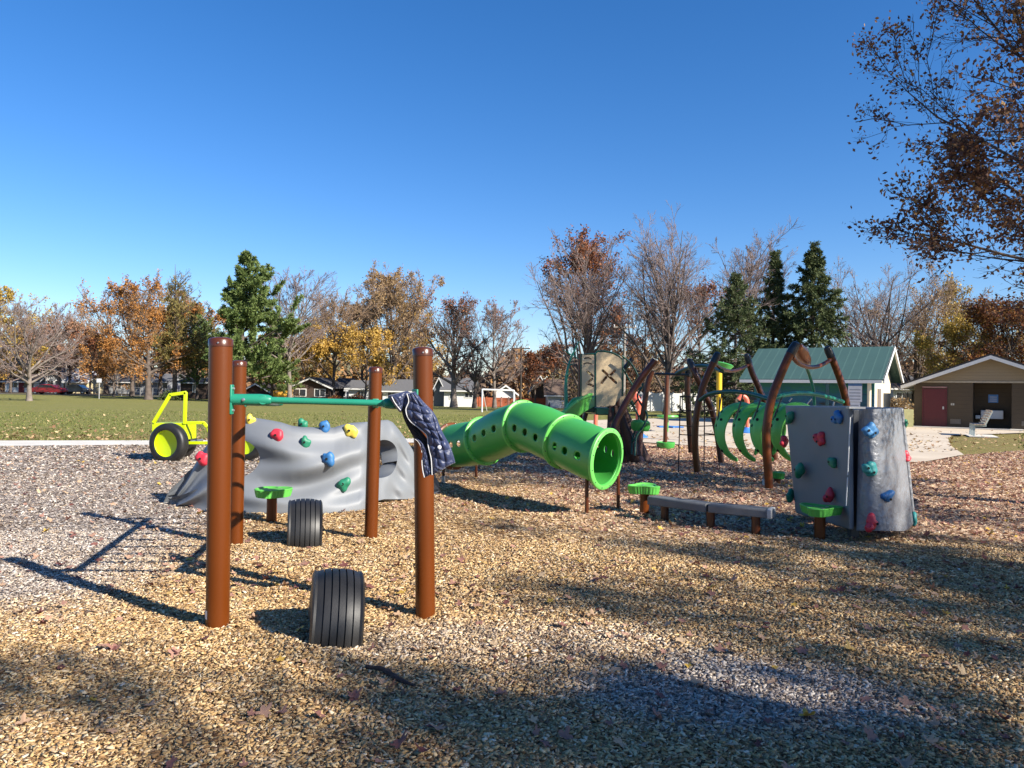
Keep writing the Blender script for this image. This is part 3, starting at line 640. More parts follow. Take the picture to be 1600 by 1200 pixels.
def shell(name, Lc, Rc, Y0, bulge, quilt, m, par, thick=.05, nu=40, nv=60, cols=3, rows=6, wav=.004, slant=.35, yslope=0.0):
    Lc, Rc = smooth_curve(Lc), smooth_curve(Rc); mb = MB()
    def f(u, v, side):
        a, b = curve_at(Lc, v), curve_at(Rc, v); px, py = a[0]*(1-u)+b[0]*u, a[1]*(1-u)+b[1]*u
        e = math.sin(math.pi*min(1, max(0, u)))**.5 * math.sin(math.pi*min(1, max(0.0, v)))**.3
        q = 0
        if quilt and side < 0:
            a_ = u*cols+slant*v*rows*.5+.12*math.sin(v*9+2); b_ = v*rows-slant*u*cols*.6+.15*math.sin(u*7)
            q = quilt*(abs(math.sin(math.pi*a_))**.45)*(abs(math.sin(math.pi*b_))**.45)*e
        y = Y0 + yslope*v + side*(bulge if side < 0 else thick)*e - q + wav*math.sin(u*17+v*9)*math.sin(v*23-u*6)*e
        return P(px, py, y)
    for side in (-1, 1): grid_sheet(mb, lambda u, v: f(u, v, side), nu, nv)
    return mb.build(name, m, par, angle=180)
pip = [(635.5, 615), (638.5, 627), (634, 641), (640, 657), (656, 670), (667, 681), (669, 697), (673.5, 717), (675, 742)]
rgt = [(648.5, 611.5), (662, 628), (674, 640), (682, 652), (687, 665), (694, 680), (702, 694), (707.5, 708), (711.5, 723)]
shell('quilted_front', pip, rgt, 4.915, .030, .026, NAVY, jk, thick=.03, nu=64, nv=90, rows=8, cols=3)
shell('collar', [(606, 618), (611, 626), (617, 634), (623, 643)], [(634, 611), (634, 622), (630, 634), (627, 645)], 4.94, .035, .006, NAVY, jk, thick=.10, rows=2, cols=1)
shell('shoulder_fold', [(622, 616), (628, 612.5), (636, 610.5)], [(632, 640), (640, 640), (650, 618)], 4.95, .03, .012, NAVY, jk, thick=.10, rows=2, cols=2)
shell('lining', [(622, 622), (627, 640), (632, 657), (646, 683), (657, 696), (664, 720), (669, 742)], [(640, 622), (638, 641), (645, 658), (660, 676), (671, 692), (676, 718), (677, 742)], 4.94, .018, 0, LINING, jk, thick=.015)
shell('inner_flap', [(648, 684), (656, 694), (660, 708), (658.5, 722), (660, 734), (662.5, 747)], [(655, 686), (664, 697), (668, 708), (670, 722), (673, 732), (674.5, 741)], 4.932, .024, .010, NAVY, jk, thick=.02, rows=6, cols=1)
shell('hem_fold', [(676, 728), (675, 735), (675, 743)], [(696, 722), (697, 727), (697, 731)], 4.92, .028, .008, NAVY, jk, rows=1, cols=2)
def piping(c, Y, r=.0042):
    pts = [P(a, b, Y+yo) for a, b, yo in [(p[0], p[1], 0) for p in smooth_curve(c, 40)]]; mb = MB(); mb.tube(pts, r, 8); mb.build('piping', PIPE, jk)
piping(pip, 4.898, .0034); piping([(612, 620), (616, 628), (621, 635), (626, 641)], 4.905, .0034); piping([(659, 719), (659.5, 728), (661, 738), (663, 746)], 4.91, .003); piping([(648, 686), (653, 690), (657, 697), (659, 707)], 4.913, .0018)
mb = MB(); mb.lathe([(.0, .006), (.008, .005), (.0125, .002), (.013, 0)], P(686.5, 699, 4.865), Vector((0, -1, 0)).to_track_quat('Z', 'Y').to_matrix(), 16); mb.build('snap', mat('pearl_snap', (.8, .8, .8), .3, var=.02), jk)
# ------------------------------------------------------------------ half-buried tyres
def tyre_prof(Rr, w, ribs=6, rim=.5):
    pr = []; x0 = -w/2
    side = [(Rr*rim, -w*.36), (Rr*(rim+.06), -w*.44), (Rr*.80, -w*.5), (Rr*.90, -w*.495), (Rr*.965, -w*.455)]
    pr += side; n = ribs; g = w*.022; tw = w*.84
    for k in range(n):
        a = -tw/2+tw*k/n; b = -tw/2+tw*(k+1)/n
        crown = lambda x: Rr*(1-.10*(abs(x)/(w/2))**2.6)
        for x in (a+g*.6, (a+b)/2, b-g*.6): pr.append((crown(x), x))
        if k < n-1: pr += [(crown(b)-.018, b-g*.45), (crown(b)-.018, b+g*.45)]
    pr += [(r, -z) for r, z in reversed(side)]
    return pr
def buried_tyre(px, pyb, pyt, wpx, yaw, rollx, label, grp):
    b = G(px, pyb); w = wpx*scale_px(b.y)*1.02; Rr = .345; top = P(px, pyt, b.y+Rr*.6).z
    c = Vector((P(px, pyb, b.y+Rr).x, b.y+Rr*.93, top-Rr))
    rot = Matrix.Rotation(yaw, 3, 'Z') @ Matrix.Rotation(rollx, 3, 'Y') @ Matrix.Rotation(R(90), 3, 'Y')
    mb = MB(); mb.lathe(tyre_prof(Rr, w), c, rot, 96)
    # inner face
    mb.lathe([(Rr*.5, -w*.36), (Rr*.45, -w*.34), (Rr*.72, -w*.3), (Rr*.86, 0), (Rr*.72, w*.3), (Rr*.45, w*.34), (Rr*.5, w*.36)], c, rot, 96)
    o = mb.build('buried_tyre', RUBBER, None, angle=28); tag(o, label, 'tyre', grp); return o
buried_tyre(523, 1022, 897, 82, R(15), R(4), 'ribbed black tyre half sunk in the chips, tilted, nearest the camera', 'half-buried tyres')
buried_tyre(476, 859, 782, 53, R(16), R(1), 'upright ribbed black tyre half sunk directly before the grey boulder wall', 'half-buried tyres')
# ------------------------------------------------------------------ stepping pods
def pod(px, pyb, pyt, wpx, rot, label, htpx=16):
    b = G(px, pyb); b.y += .055; b.z = 0; Yd = b.y; top = P(px, pyt, Yd).z; rr = wpx*scale_px(Yd)/2; th = htpx*scale_px(Yd)*.80
    o = thing('stepping_pod', b, label, 'stepping stone', 'green stepping pods on brown posts')
    mb = MB(); mb.tube([(b.x, b.y, -.1), (b.x, b.y, top-th*.5)], .0575, 28); mb.build('post', BROWN, o)
    n = 120; mb = MB()
    def rad(q, rib):
        s = 1+.16*math.cos(3*q+.4)-.10*math.exp(-((math.sin((q-1.2)/2))/.10)**2)
        return rr*.88*s*(1-(.035 if rib and (int(q/(2*math.pi)*n/2) % 2) else 0))
    rings = [(0, -th*.98, 0), (.80, -th, 0), (.90, -th*.95, 1), (.96, -th*.5, 1), (.985, -th*.18, 1), (.99, -th*.10, 0), (1.0, -th*.03, 0), (.965, 0.004, 0), (.88, .002, 0), (.80, -.012, 0), (.3, -.010, 0), (0, -.008, 0)]
    vs = []
    for (k, z, rib) in rings:
        for i in range(n):
            q = 2*math.pi*i/n; r_ = rad(q, rib)*k; vs.append(Vector((b.x+r_*math.cos(q+rot), b.y+r_*math.sin(q+rot), top+z+.006*math.sin(q*2+1)*k)))
    fs = [(i*n+j, i*n+(j+1) % n, (i+1)*n+(j+1) % n, (i+1)*n+j) for i in range(len(rings)-1) for j in range(n)]
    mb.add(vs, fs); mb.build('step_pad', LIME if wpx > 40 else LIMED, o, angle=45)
    for q in (0.3, 2.4, 4.5):
        mb = MB(); mb.lathe([(.02, 0), (.02, .004), (.008, .007)], Vector((b.x+.1*math.cos(q+rot), b.y+.1*math.sin(q+rot), top-.011)), None, 12)
        mb.build('bolt', STEEL, o)
pod(422, 817, 763, 62, 0.2, 'green stepping pod in front of the grey boulder wall, beside the far black tyre')
pod(1008, 806, 758, 54, 1.3, 'green stepping pod next to the tunnel mouth at the left end of the grey beam')
pod(1284, 844, 791, 68, 2.2, 'green stepping pod at the foot of the shaded climbing panel')
pod(601, 762, 738, 46, .5, 'green stepping pod seen through the arch at the right end of the boulder wall', 12)
pod(1216, 758, 738, 30, .8, 'green stepping pod peeking out behind the left edge of the dark climbing panel', 12)
# ------------------------------------------------------------------ balance beam
A = G(1040, 816); B_ = G(1112, 828); D_ = G(1183, 836)
bb = thing('balance_beam', (B_.x, B_.y, 0), 'low grey balance beam on three short brown posts between two green pods', 'balance beam')
for q in (A, B_, D_):
    mb = MB(); mb.tube([(q.x, q.y+.05, -.1), (q.x, q.y+.05, .2)], .048, 24); mb.build('post', BROWN2, bb)
L0 = P(1018, 785, A.y+.12); L1 = P(1110, 795, B_.y+.05); L2 = P(1203, 803, D_.y-.02)
for e in (L0, L1, L2): e.z = .25
def beam_seg(a, b):
    d = (b-a).normalized(); s = d.cross(Vector((0, 0, 1))); mb = MB(); hw, hh = .10, .05
    poly = [(-hw, -hh), (-hw, hh*.7), (-hw*.85, hh), (hw*.85, hh), (hw, hh*.7), (hw, -hh)]
    mb.prism(poly, a, s, (0, 0, 1), b-a); mb.build('plank', mat('beam_grey', (.13, .135, .14), .6, var=.12, scale=8, bump=.4, bscale=120) if 'beam_grey' not in bpy.data.materials else bpy.data.materials['beam_grey'], bb, bevel=.01)
beam_seg(L0, L1-(L1-L0).normalized()*.006); beam_seg(L1, L2)
mb = MB(); d = (L2-L1).normalized(); s = d.cross(Vector((0, 0, 1)))
mb.prism([(-.104, -.055), (-.104, .045), (-.09, .055), (.09, .055), (.104, .045), (.104, -.055)], L2-d*.01, s, (0, 0, 1), d*.05); mb.build('end_cap', mat('end_cap', (.4, .41, .42), .5), bb, bevel=.012)
# ------------------------------------------------------------------ grips
def grip(px, py, Y, size, col, par, kind=0, nrmv=(0, -1, 0), seed=0):
    rg = random.Random(int(px*7+py*13+seed)); c = P(px, py, Y); n = Vector(nrmv).normalized(); rot = n.to_track_quat('Y', 'Z').to_matrix()
    ph = [rg.uniform(0, 6) for _ in range(4)]
    def f(d): return 1+.16*math.sin(3*d.x+ph[0]+2*d.z)+.13*math.sin(5*d.z+ph[1])*math.cos(3*d.x+ph[2])
    mb = MB(); s = size; tl = rg.uniform(-.6, .6); T = Matrix.Rotation(tl, 3, 'Y')
    tmp = MB(); tmp.ball((0, 0, 0), (s*.5, s*.34, s*.62), 20, 14, f)
    mb.add([c+rot@(T@Vector(v)) for v in tmp.v], tmp.f)
    if kind:   # two-lobed grip with finger pockets
        tmp = MB(); tmp.ball((s*.42, s*.1, -s*.22), (s*.42, s*.36, s*.36), 18, 12, f); mb.add([c+rot@(T@Vector(v)) for v in tmp.v], tmp.f)
    o = mb.build('grip', HC[col], par, angle=70)
    spots = [(s*.05, s*.05)] if not kind else [(-.12*s, -.2*s), (s*.48, -.15*s)]
    for (a, z) in spots:
        mb = MB(); mb.lathe([(s*.11, -.0), (s*.11, s*.02), (0, s*.012)], c+rot@(T@Vector((a, s*(.37 if not kind else .42), z))), (rot@Vector((0, 1, 0))).to_track_quat('Z', 'Y').to_matrix(), 12)
        mb.build('bolt_hole', BLACK, o)
# ------------------------------------------------------------------ grey boulder wall
bw = thing('boulder_wall', (-3.0, 9.6, 0), 'undulating grey moulded boulder wall with coloured grips behind the four brown posts', 'climbing wall')
topc = [(270, 793), (278, 770), (290, 752), (303, 728), (316, 706), (330, 686), (345, 668), (360, 656), (374, 651), (388, 651.5), (400, 653), (425, 657), (440, 660), (455, 665), (470, 667), (500, 668), (522, 668), (534, 664), (546, 661), (560, 660), (574, 659)]
botc = [(270, 796), (300, 802), (340, 806), (400, 806), (480, 806), (540, 806), (560, 803), (574, 796)]
def interp(c, x):
    for (a, b), (c_, d) in zip(c[:-1], c[1:]):
        if x <= c_: return b+(d-b)*max(0, (x-a))/(c_-a)
    return c[-1][1]
def wall_Y(px, v, z):
    yb = 9.82-.55*math.sin(math.pi*min(1, max(0, (px-270)/330)))**.8
    r = 0.30*z                                            # leans away from us
    f = (px-400)/60
    fold = .085*math.sin(9.5*v+.9*math.sin(f*1.1+.3)+f*.55)*ss(.02, .25, v)*ss(1, .7, v)
    fold += .05*math.sin(17*v-1.4*f+1.2*math.sin(f*1.7))*ss(.08, .3, v)*ss(.75, .5, v)
    fold += .07*math.sin(f*1.25+1.0)*ss(.3, .9, v)
    e = min(1, (1-v)/.10); rnd = .16*(1-math.sqrt(max(0, 1-(1-e)**2)))
    eb = min(1, v/.05); rb = .05*(1-math.sqrt(max(0, 1-(1-eb)**2)))
    ex = min(1, (574-px)/14) ; rx = .14*(1-math.sqrt(max(0, 1-(1-max(0, ex))**2)))
    xl = min(1, (px-270)/8); rl = .1*(1-max(0, xl))
    return yb+r-fold+rnd+rb+rx+rl
def wall_pt(u, v):
    px = 270+304*u; pt, pb = interp(topc, px), interp(botc, px); py = pb+(pt-pb)*v
    z = (pb-py)*9.6/F; return P(px, py, wall_Y(px, v, z))
NU, NV = 152, 64
cu = int((370-270)/304*NU); hc_v = .56
def hole1(th):
    # hole outline in photo pixels around (370,716)
    rx, ry = 34*(1+.05*math.cos(2*th)), 30
    dx, dy = rx*math.cos(th), ry*math.sin(th); px = 370+dx; ppy = 716-dy
    pt, pb = interp(topc, px), interp(botc, px); v = (pb-ppy)/(pb-pt); u = (px-270)/304
    return (u*NU-cu, v*NV-cv1)
pt, pb = interp(topc, 370), interp(botc, 370); cv1 = int((pb-716)/(pb-pt)*NV)
mb = MB(); grid_sheet(mb, wall_pt, NU, NV, holes=[(cu, cv1, 22, 19, hole1)])
mb.build('wall_panel', GREY, bw, solid=.13, off=-1, bevel=.02, angle=60, bseg=3)
# arch panel turning away on the right
topc2 = [(566, 660), (576, 659), (590, 657), (606, 656), (614, 660), (624, 672), (634, 686), (645, 703), (654, 728), (660, 752), (664, 776)]
botc2 = [(566, 790), (576, 786), (600, 780), (640, 780), (664, 781)]
def arch_Y(px, v):
    yb = 9.93+.95*(px-576)/88
    e = min(1, (1-v)/.14); rnd = .10*(1-math.sqrt(max(0, 1-(1-e)**2)))
    lump = .045*math.sin(px*.11+v*7)*math.sin(v*12-px*.09)+.02*math.sin(px*.2+v*17)
    return yb+.34*v+rnd-lump*ss(590, 612, px)
def arch_pt(u, v):
    px = 566+98*u; pt, pb = interp(topc2, px), interp(botc2, px); py = pb+(pt-pb)*v; return P(px, py, arch_Y(px, v))
NU2, NV2 = 72, 60; cu2 = int((597-566)/98*NU2); pt, pb = interp(topc2, 597), interp(botc2, 597); cv2 = int((pb-717)/(pb-pt)*NV2)
def hole2(th):
    dx = (24 if math.cos(th) > 0 else 22)*math.cos(th)*(1+.05*math.sin(3*th)); dy = (32+3*math.sin(2*th+1))*math.sin(th); px = 597+dx; ppy = 717-dy
    pt, pb = interp(topc2, px), interp(botc2, px); return ((px-566)/98*NU2-cu2, (pb-ppy)/(pb-pt)*NV2-cv2)
mb = MB(); grid_sheet(mb, arch_pt, NU2, NV2, holes=[(cu2, cv2, 21, 22, hole2)])
mb.build('arch_panel', GREY, bw, solid=.24, off=-1, bevel=.02, angle=60, bseg=3)
def wgrip(px, py, size, col):
    pt, pb = interp(topc, px), interp(botc, px); v = (pb-py)/(pb-pt); z = (pb-py)*9.6/F
    grip(px, py, wall_Y(px, v, z)-.03, size, col, bw)
for a in ((392, 656, .115, 'yellow'), (433, 680, .14, 'red'), (316, 717, .15, 'red'), (478, 691, .125, 'green'), (513, 717, .15, 'blue'), (537, 757, .155, 'green'), (548, 673, .15, 'yellow')): wgrip(*a)
grip(473, 663, 9.85, .12, 'green', bw); grip(507, 667, 9.75, .13, 'blue', bw)
# ------------------------------------------------------------------ crawl tunnel
ctrl = [Vector((P(708, 697, 12.3).x, 12.3, P(708, 697, 12.3).z)), P(756, 689, 11.75), P(817, 666, 11.0), P(884, 690, 10.25), P(947, 717, 9.5)]
tn = thing('crawl_tunnel', (ctrl[2].x, ctrl[2].y, 0), 'arched bright green crawl tunnel of four flanged sections with round peepholes', 'tunnel')
ext = spline(ctrl, 160); fr0 = []
TR = .335
def tfr(t):
    s = t*160; i = min(int(s), 159); f = s-i; p = ext[i].lerp(ext[i+1], f)
    a = ext[max(0, i-3)]; b = ext[min(160, i+4)]; T = (b-a).normalized()
    if t > .85: T = T.lerp(Vector((.80, -.60, -.10)).normalized(), (t-.85)/.15*.95).normalized()
    S = T.cross(Vector((0, 0, 1))).normalized(); U_ = S.cross(T); return p, T, S, U_
def tunnel_pt(t, ang, r):
    p, T, S, U_ = tfr(t); return p+S*(r*math.cos(ang))+U_*(r*math.sin(ang))
for k in range(4):
    t0, t1 = k/4, (k+1)/4; holes = []
    NUx, NVx = 96, 36
    seg_len = (ext[int(t1*160)]-ext[int(t0*160)]).length
    for row, a0 in ((0, 0), (1, 48)):
        for j in (9, 18, 27):
            cuu = (a0+96+(-1 if row == 0 else 1)*(0)) % 96
            if cuu < 6: cuu += 0
            rv = .047/(seg_len/NVx); ru = .047/(2*math.pi*TR/NUx)
            holes.append((cuu if cuu > 6 else cuu+96, j, 4, 4, lambda th, ru=ru, rv=rv: (ru*math.cos(th), rv*math.sin(th))))
    holes = [(c, j, a, b, s) for (c, j, a, b, s) in holes]
    mb = MB()
    def func(u, v, t0=t0, t1=t1):
        bul = 1+.035*math.sin(math.pi*v)
        return tunnel_pt(t0+(t1-t0)*v, (u*2*math.pi), TR*bul)
    # periodic columns: shift indices so holes never straddle the seam
    def func2(u, v, f=func): return f(u+.25, v)
    hs = [(c-24 if c >= 24 else c+72, j, a, b, s) for (c, j, a, b, s) in [(h[0] % 96 if h[0] % 96 > 6 else h[0] % 96+96, *h[1:]) for h in holes]]
    grid_sheet(mb, func2, NUx, NVx, closed=True, holes=hs)
    mb.build('tunnel_section', LIMED, tn, solid=.012, angle=40)
for k in range(5):
    t = k/4; p, T, S, U_ = tfr(t); rot = Matrix((S, U_, T)).transposed()
    mb = MB(); r_i, r_o = TR-.004, TR+.043 if k < 4 else TR+.05
    mb.lathe([(r_i, -.028), (r_o-.012, -.026), (r_o, -.016), (r_o, .016), (r_o-.012, .026), (r_i, .028)], p, rot, 64, closed=True)
    o = mb.build('flange', BROWN if k == 0 else (LIMEP if k == 4 else LIME), tn, angle=50)
    for q in range(12):
        a = q*math.pi/6+.2; c = p+S*math.cos(a)*(TR+.024)+U_*math.sin(a)*(TR+.024)+T*.027
        mb = MB(); mb.lathe([(.008, 0), (.008, .004), (0, .006)], c, rot, 8); mb.build('bolt', STEEL if k == 0 else DGREY, o)
for (px, pyb, pyt) in ((917, 806, 700), (966, 797, 690), (693, 756, 715), (744, 747, 700)):
    b = G(px, pyb); mb = MB(); top = P(px, pyt, b.y); mb.tube([(b.x, b.y, -.1), (top.x, top.y, top.z)], .024, 16); o = mb.build('support_post', BROWN2, tn)
    if px == 693: mb = MB(); mb.tube([(b.x, b.y, 0), (b.x, b.y, .13)], .036, 14); mb.build('foot', STEEL, o)
# ------------------------------------------------------------------ yellow-green play truck frame
Yt = 15.75
tk = thing('play_truck', base_at(300, Yt), 'yellow-green play truck of flat tubing with fat black tyres', 'play truck')
def ptube(pts, r, m, par, name, sides=12, n=None, Y=None):
    q = [P(a[0], a[1], a[2] if len(a) > 2 else Y) for a in pts]; mb = MB()
    if n: q = spline(q, n)
    mb.tube(q, r, sides); return mb.build(name, m, par, angle=50)
def flatbar(pts, Y, par, name, m, w=.045, hpx=3.5):
    """square tubing following a polyline in the plane at distance Y"""
    for a, b in zip(pts[:-1], pts[1:]):
        A_, B2 = P(*a, Y), P(*b, Y); d = (B2-A_); L = d.length; d.normalize(); rot = Matrix((d, Vector((0, 1, 0)), d.cross(Vector((0, 1, 0))))).transposed()
        mb = MB(); mb.box((A_+B2)/2, (L+w*.5, w, w*1.25), rot=rot); mb.build(name, m, par, bevel=.008)
flatbar([(240, 660), (266, 617), (290, 613.5), (288.5, 662)], Yt, tk, 'cab_frame', HIVIS, .055)
flatbar([(291, 660.5), (318, 660.5), (325, 668), (330, 689)], Yt, tk, 'side_rail', HIVIS, .05)
flatbar([(293, 692), (372, 692)], Yt, tk, 'lower_rail', HIVIS, .05)
mb = MB(); a, b, c, d = P(237.5, 661, Yt), P(290, 661, Yt), P(290, 692, Yt), P(237.5, 692, Yt)
ax = (b-a)
pl = [(0, 0), (1, 0), (1, -.85), (.75, -.95), (.3, -.95), (0, -.8)]
mb.prism(pl, a+Vector((0, -.01, 0)), b-a, a-d, (0, .55, 0)); mb.build('cab_body', HIVIS, tk, bevel=.01)
for sx in (298, 372):
    mb = MB(); q = P(sx, 690, Yt); mb.tube([q, Vector((q.x, q.y+.6, q.z))], .02, 10); mb.build('cross_bar', STEEL if sx < 300 else HIVIS, tk)
def truck_wheel(px, pyb, rpx, Y, yaw):
    b = G(px, pyb); sc_ = scale_px(Y); Rr = rpx*sc_; c = P(px, pyb-rpx, Y); rot = Matrix.Rotation(yaw, 3, 'Z') @ Matrix.Rotation(R(90), 3, 'X')
    mb = MB(); w = .24; mb.lathe([(Rr*.66, -w*.46), (Rr*.72, -w*.5), (Rr*.86, -w*.5), (Rr*.96, -w*.40), (Rr, -w*.2), (Rr, w*.2), (Rr*.96, w*.40), (Rr*.86, w*.5), (Rr*.72, w*.5), (Rr*.66, w*.46)], c, rot, 48, closed=True)
    o = mb.build('wheel', RUBBER, tk, angle=60)
    mb = MB(); mb.lathe([(0, .02), (Rr*.3, .03), (Rr*.64, .055), (Rr*.67, .11), (Rr*.68, .11), (Rr*.68, -.06), (0, -.06)], c, rot, 48); mb.build('hub', HIVIS, o, angle=40)
truck_wheel(264, 724, 31.5, 15.55, R(-14)); truck_wheel(387, 719, 29, 15.8, R(-14))
truck_wheel(281, 716, 27, 16.6, R(-14)); 
# ------------------------------------------------------------------ three-sided climbing rock
rk = thing('climbing_rock', (3.9, 8.6, 0), 'tall three-sided climbing rock with a shaded dark panel and a sunlit textured panel', 'climbing wall')
K = Vector((3.52, 7.98, 0))
def panel(topL, topR, botL, botR, Yf, m, name, th=.05, nu=40, nv=40, round_=None):
    def f(u, v):
        if round_:
            # rounded lower right corner
            pass
        tx, ty = topL[0]+(topR[0]-topL[0])*u, topL[1]+(topR[1]-topL[1])*u; bx, by = botL[0]+(botR[0]-botL[0])*u, botL[1]+(botR[1]-botL[1])*u
        if round_ == 'right':
            by -= 12*max(0, (u-.8)/.2)**2.5
        px = bx+(tx-bx)*v; py = by+(ty-by)*v
        return P(px, py, Yf(u, v))
    mb = MB(); grid_sheet(mb, f, nu, nv); return mb.build(name, m, rk, solid=th, off=-1, bevel=.018, angle=60, bseg=3)
SHADE = GREY
ldY = lambda u, v: 9.62-1.56*u**1.0+.10*math.sin(math.pi*u)+.012*math.sin(9*u+7*v)+(0 if u < .985 else 0)
panel((1226, 634), (1326, 634.5), (1243, 802), (1327, 828), ldY, GREY, 'shaded_panel')
rdY = lambda u, v: 8.16-.32*math.sin(math.pi*(u*.85+.05))+.55*u**2-.06*(1-v)+.008*math.sin(14*v+9*u)
panel((1342, 640), (1407, 637.5), (1338, 829), (1427, 830), rdY, GREYT, 'sunlit_panel', round_='right')
bkY = lambda u, v: 8.62+1.0*u
def bp(u, v):
    a = P(1407+(1427-1407)*(1-v), 637.5+(822-637.5)*(1-v), 8.62+.02); b = P(1228+(1243-1228)*(1-v), 634+(800-634)*(1-v), 9.66); return a.lerp(b, u)+Vector((.5, .5, 0))*math.sin(math.pi*u)*.35
mb = MB(); grid_sheet(mb, bp, 24, 24); mb.build('rear_panel', GREYT, rk, solid=.05, off=1, bevel=.018)
b = G(1335, 842); t = P(1337.5, 640, b.y+.03); bt = Vector((b.x, b.y+.03, 0)); mb = MB()
w_ = .048
mb.prism([(-w_, -w_), (w_, -w_), (w_, w_), (-w_, w_)], Vector((bt.x, bt.y, -.1)), (1, 0, 0), (0, 1, 0), (t.x-bt.x, 0, t.z+.1)); mb.build('corner_post', DGREY, rk, bevel=.006)
mb = MB(); mb.box(P(1337, 637, 8.0), (.17, .08, .02)); mb.build('top_bracket', STEEL, rk)
ptube([(1328.5, 652, 7.985), (1324.5, 742, 7.985)], .006, mat('slit_light_pale', (.7, .7, .68), .5), rk, 'light_slit', 8)  # pale tubes imitate the slit of light showing beside the corner post
ptube([(1324.3, 746, 7.985), (1322, 790, 7.985)], .006, bpy.data.materials['slit_light_pale'], rk, 'light_slit', 8)
def lg(px, py, size, col, kind=0):   # on the shaded panel
    u = (px-1230)/96; v = .5; grip(px, py, ldY(u, v)-.07, size, col, rk, kind, (-1, -.15, 0))
lg(1234, 651, .13, 'green'); lg(1310, 652, .115, 'blue', 1); lg(1283, 686, .13, 'red', 1); lg(1300, 722, .11, 'green'); lg(1249, 735, .15, 'green'); lg(1297, 773, .12, 'red', 1)
grip(1225, 690, 9.75, .12, 'red', rk, 0, (-.5, .8, 0)); grip(1235, 775, 9.7, .13, 'green', rk, 0, (-.6, .6, 0))
def rg_(px, py, size, col, kind=1, off=0.045):
    u = (px-1341)/75; v = (830-py)/190; grip(px, py, rdY(u, v)-off, size, col, rk, kind, (.15, -1, 0))
rg_(1362, 672, .125, 'sky'); rg_(1361, 733, .125, 'teal'); rg_(1387, 775, .12, 'blue'); rg_(1362, 815, .13, 'red')
grip(1414, 713, 8.66, .12, 'red', rk, 1, (.9, -.4, 0)); grip(1413, 662, 8.7, .10, 'green', rk, 0, (.9, -.2, 0)); grip(1428, 811, 8.62, .11, 'teal', rk, 0, (.9, -.4, 0))
# ------------------------------------------------------------------ arch climber: bent posts, sagging bars, arc rails, hoops
ac = thing('arch_climber', base_at(1150, 13.5), 'climber of bent brown posts, sagging bars, dark green arc rails and green hoops', 'climber')
CAP = mat('black_end_cap', (.015, .017, .02), .35, var=.1)
def bent_post(pts, r=.062, cap=True, m=BROWN, par=None, name='post', capn=None):
    par = par or ac; o = ptube(pts, r, m, par, name, 18, 28)
    if cap:
        a, b_ = P(*pts[0]), P(*pts[1]); d = (a-b_).normalized(); mb = MB()
        mb.tube([a-d*.14, a-d*.02, a+d*.05, a+d*.075], [r*1.12, r*1.14, r*.95, r*.4], 18); mb.build('end_cap', CAP, o)
    return o
bent_post([(1120, 556, 14.2), (1107, 583, 14.2), (1096, 612, 14.2), (1088, 650, 14.2), (1086, 695, 14.2), (1089.5, 737, 14.2)])
bent_post([(1078, 566, 15.6), (1088, 588, 15.5), (1101, 615, 15.5), (1112, 640, 15.5), (1121, 680, 15.5), (1127, 722, 15.5)], m=BROWN2)
bent_post([(1167.5, 558, 16), (1175, 582, 16), (1186, 607, 16), (1198, 640, 16), (1207, 690, 16), (1211, 718, 16)], m=BROWN2)
bent_post([(1242, 541, 12), (1232, 558, 12), (1218, 590, 12), (1206, 622, 12), (1198, 665, 12), (1198, 705, 12), (1202, 762, 12)], r=.066)
bent_post([(1294, 547, 13.4), (1304, 570, 13.4), (1314, 597, 13.4), (1323, 632, 13.4), (1330, 680, 13.4), (1333, 735, 13.4)], r=.062)
bent_post([(1076, 578, 16.4), (1074, 600, 16.4), (1077, 660, 16.4), (1080, 707, 16.4)], m=BROWN2)
mb = MB(); q = G(1202, 762); mb.tube([(q.x, q.y+.1, 0), (q.x-.01, q.y+.1, .12)], .075, 16); mb.build('foot', mat('foot_white', (.6, .6, .6), .5), ac)
# sagging bars
ptube([(1116, 568, 14.2), (1126, 575, 14.6), (1139, 579.5, 15.1), (1153, 578, 15.5), (1170, 570, 16)], .032, BROWN, ac, 'sagging_bar', 14, 24)
ptube([(1238, 558, 12), (1248, 568, 12.3), (1262, 573.5, 12.7), (1276, 573, 13), (1288, 568, 13.2), (1299, 561, 13.4)], .036, BROWN, ac, 'sagging_bar', 14, 24)
SUNBROWN = mat('sunlit_brown_tone', (.30, .085, .012), .35, var=.08)  # brown tube coloured orange, with the sunlight on it put into the colour
mb = MB(); q1, q2 = P(1247, 541, 12.0), P(1262, 570, 13.2); d = (q2-q1).normalized(); s = Vector((1, 0, 0))
mb.tube([q1, q1.lerp(q2, .3), q1.lerp(q2, .7), q2], [.06, .11, .10, .05], 18); mb.build('cross_tube', SUNBROWN, ac)
# arc rails
ptube([(1094, 625, 14.0), (1106, 617, 13.7), (1122, 613, 13.4), (1150, 612, 13.0), (1176, 616, 12.6), (1203, 624, 12.1)], .036, DGREEN, ac, 'arc_rail', 14, 30)
ptube([(1204, 624, 12.15), (1222, 618, 12.3), (1246, 614.5, 12.6), (1273, 616, 12.9), (1296, 621, 13.1), (1317, 628, 13.3)], .036, TEAL, ac, 'arc_rail', 14, 30)
ptube([(1055, 585, 16.6), (1070, 577, 16.2), (1090, 572, 15.6), (1110, 573, 15), (1128, 580, 14.4)], .04, DGREEN, ac, 'arc_rail', 14, 24)
ptube([(1024, 584, 17), (1040, 584.5, 16.8), (1078, 586, 16.2)], .028, CAP, ac, 'top_bar', 12, 8)
# short pegs on the second rail
for (x1, y1, x2, y2) in ((1233, 627, 1237, 622), (1260, 632, 1268, 623), (1302, 634, 1303, 628)):
    ptube([(x1, y1, 12.8), (x2, y2, 12.8)], .014, STEEL, ac, 'peg', 8)
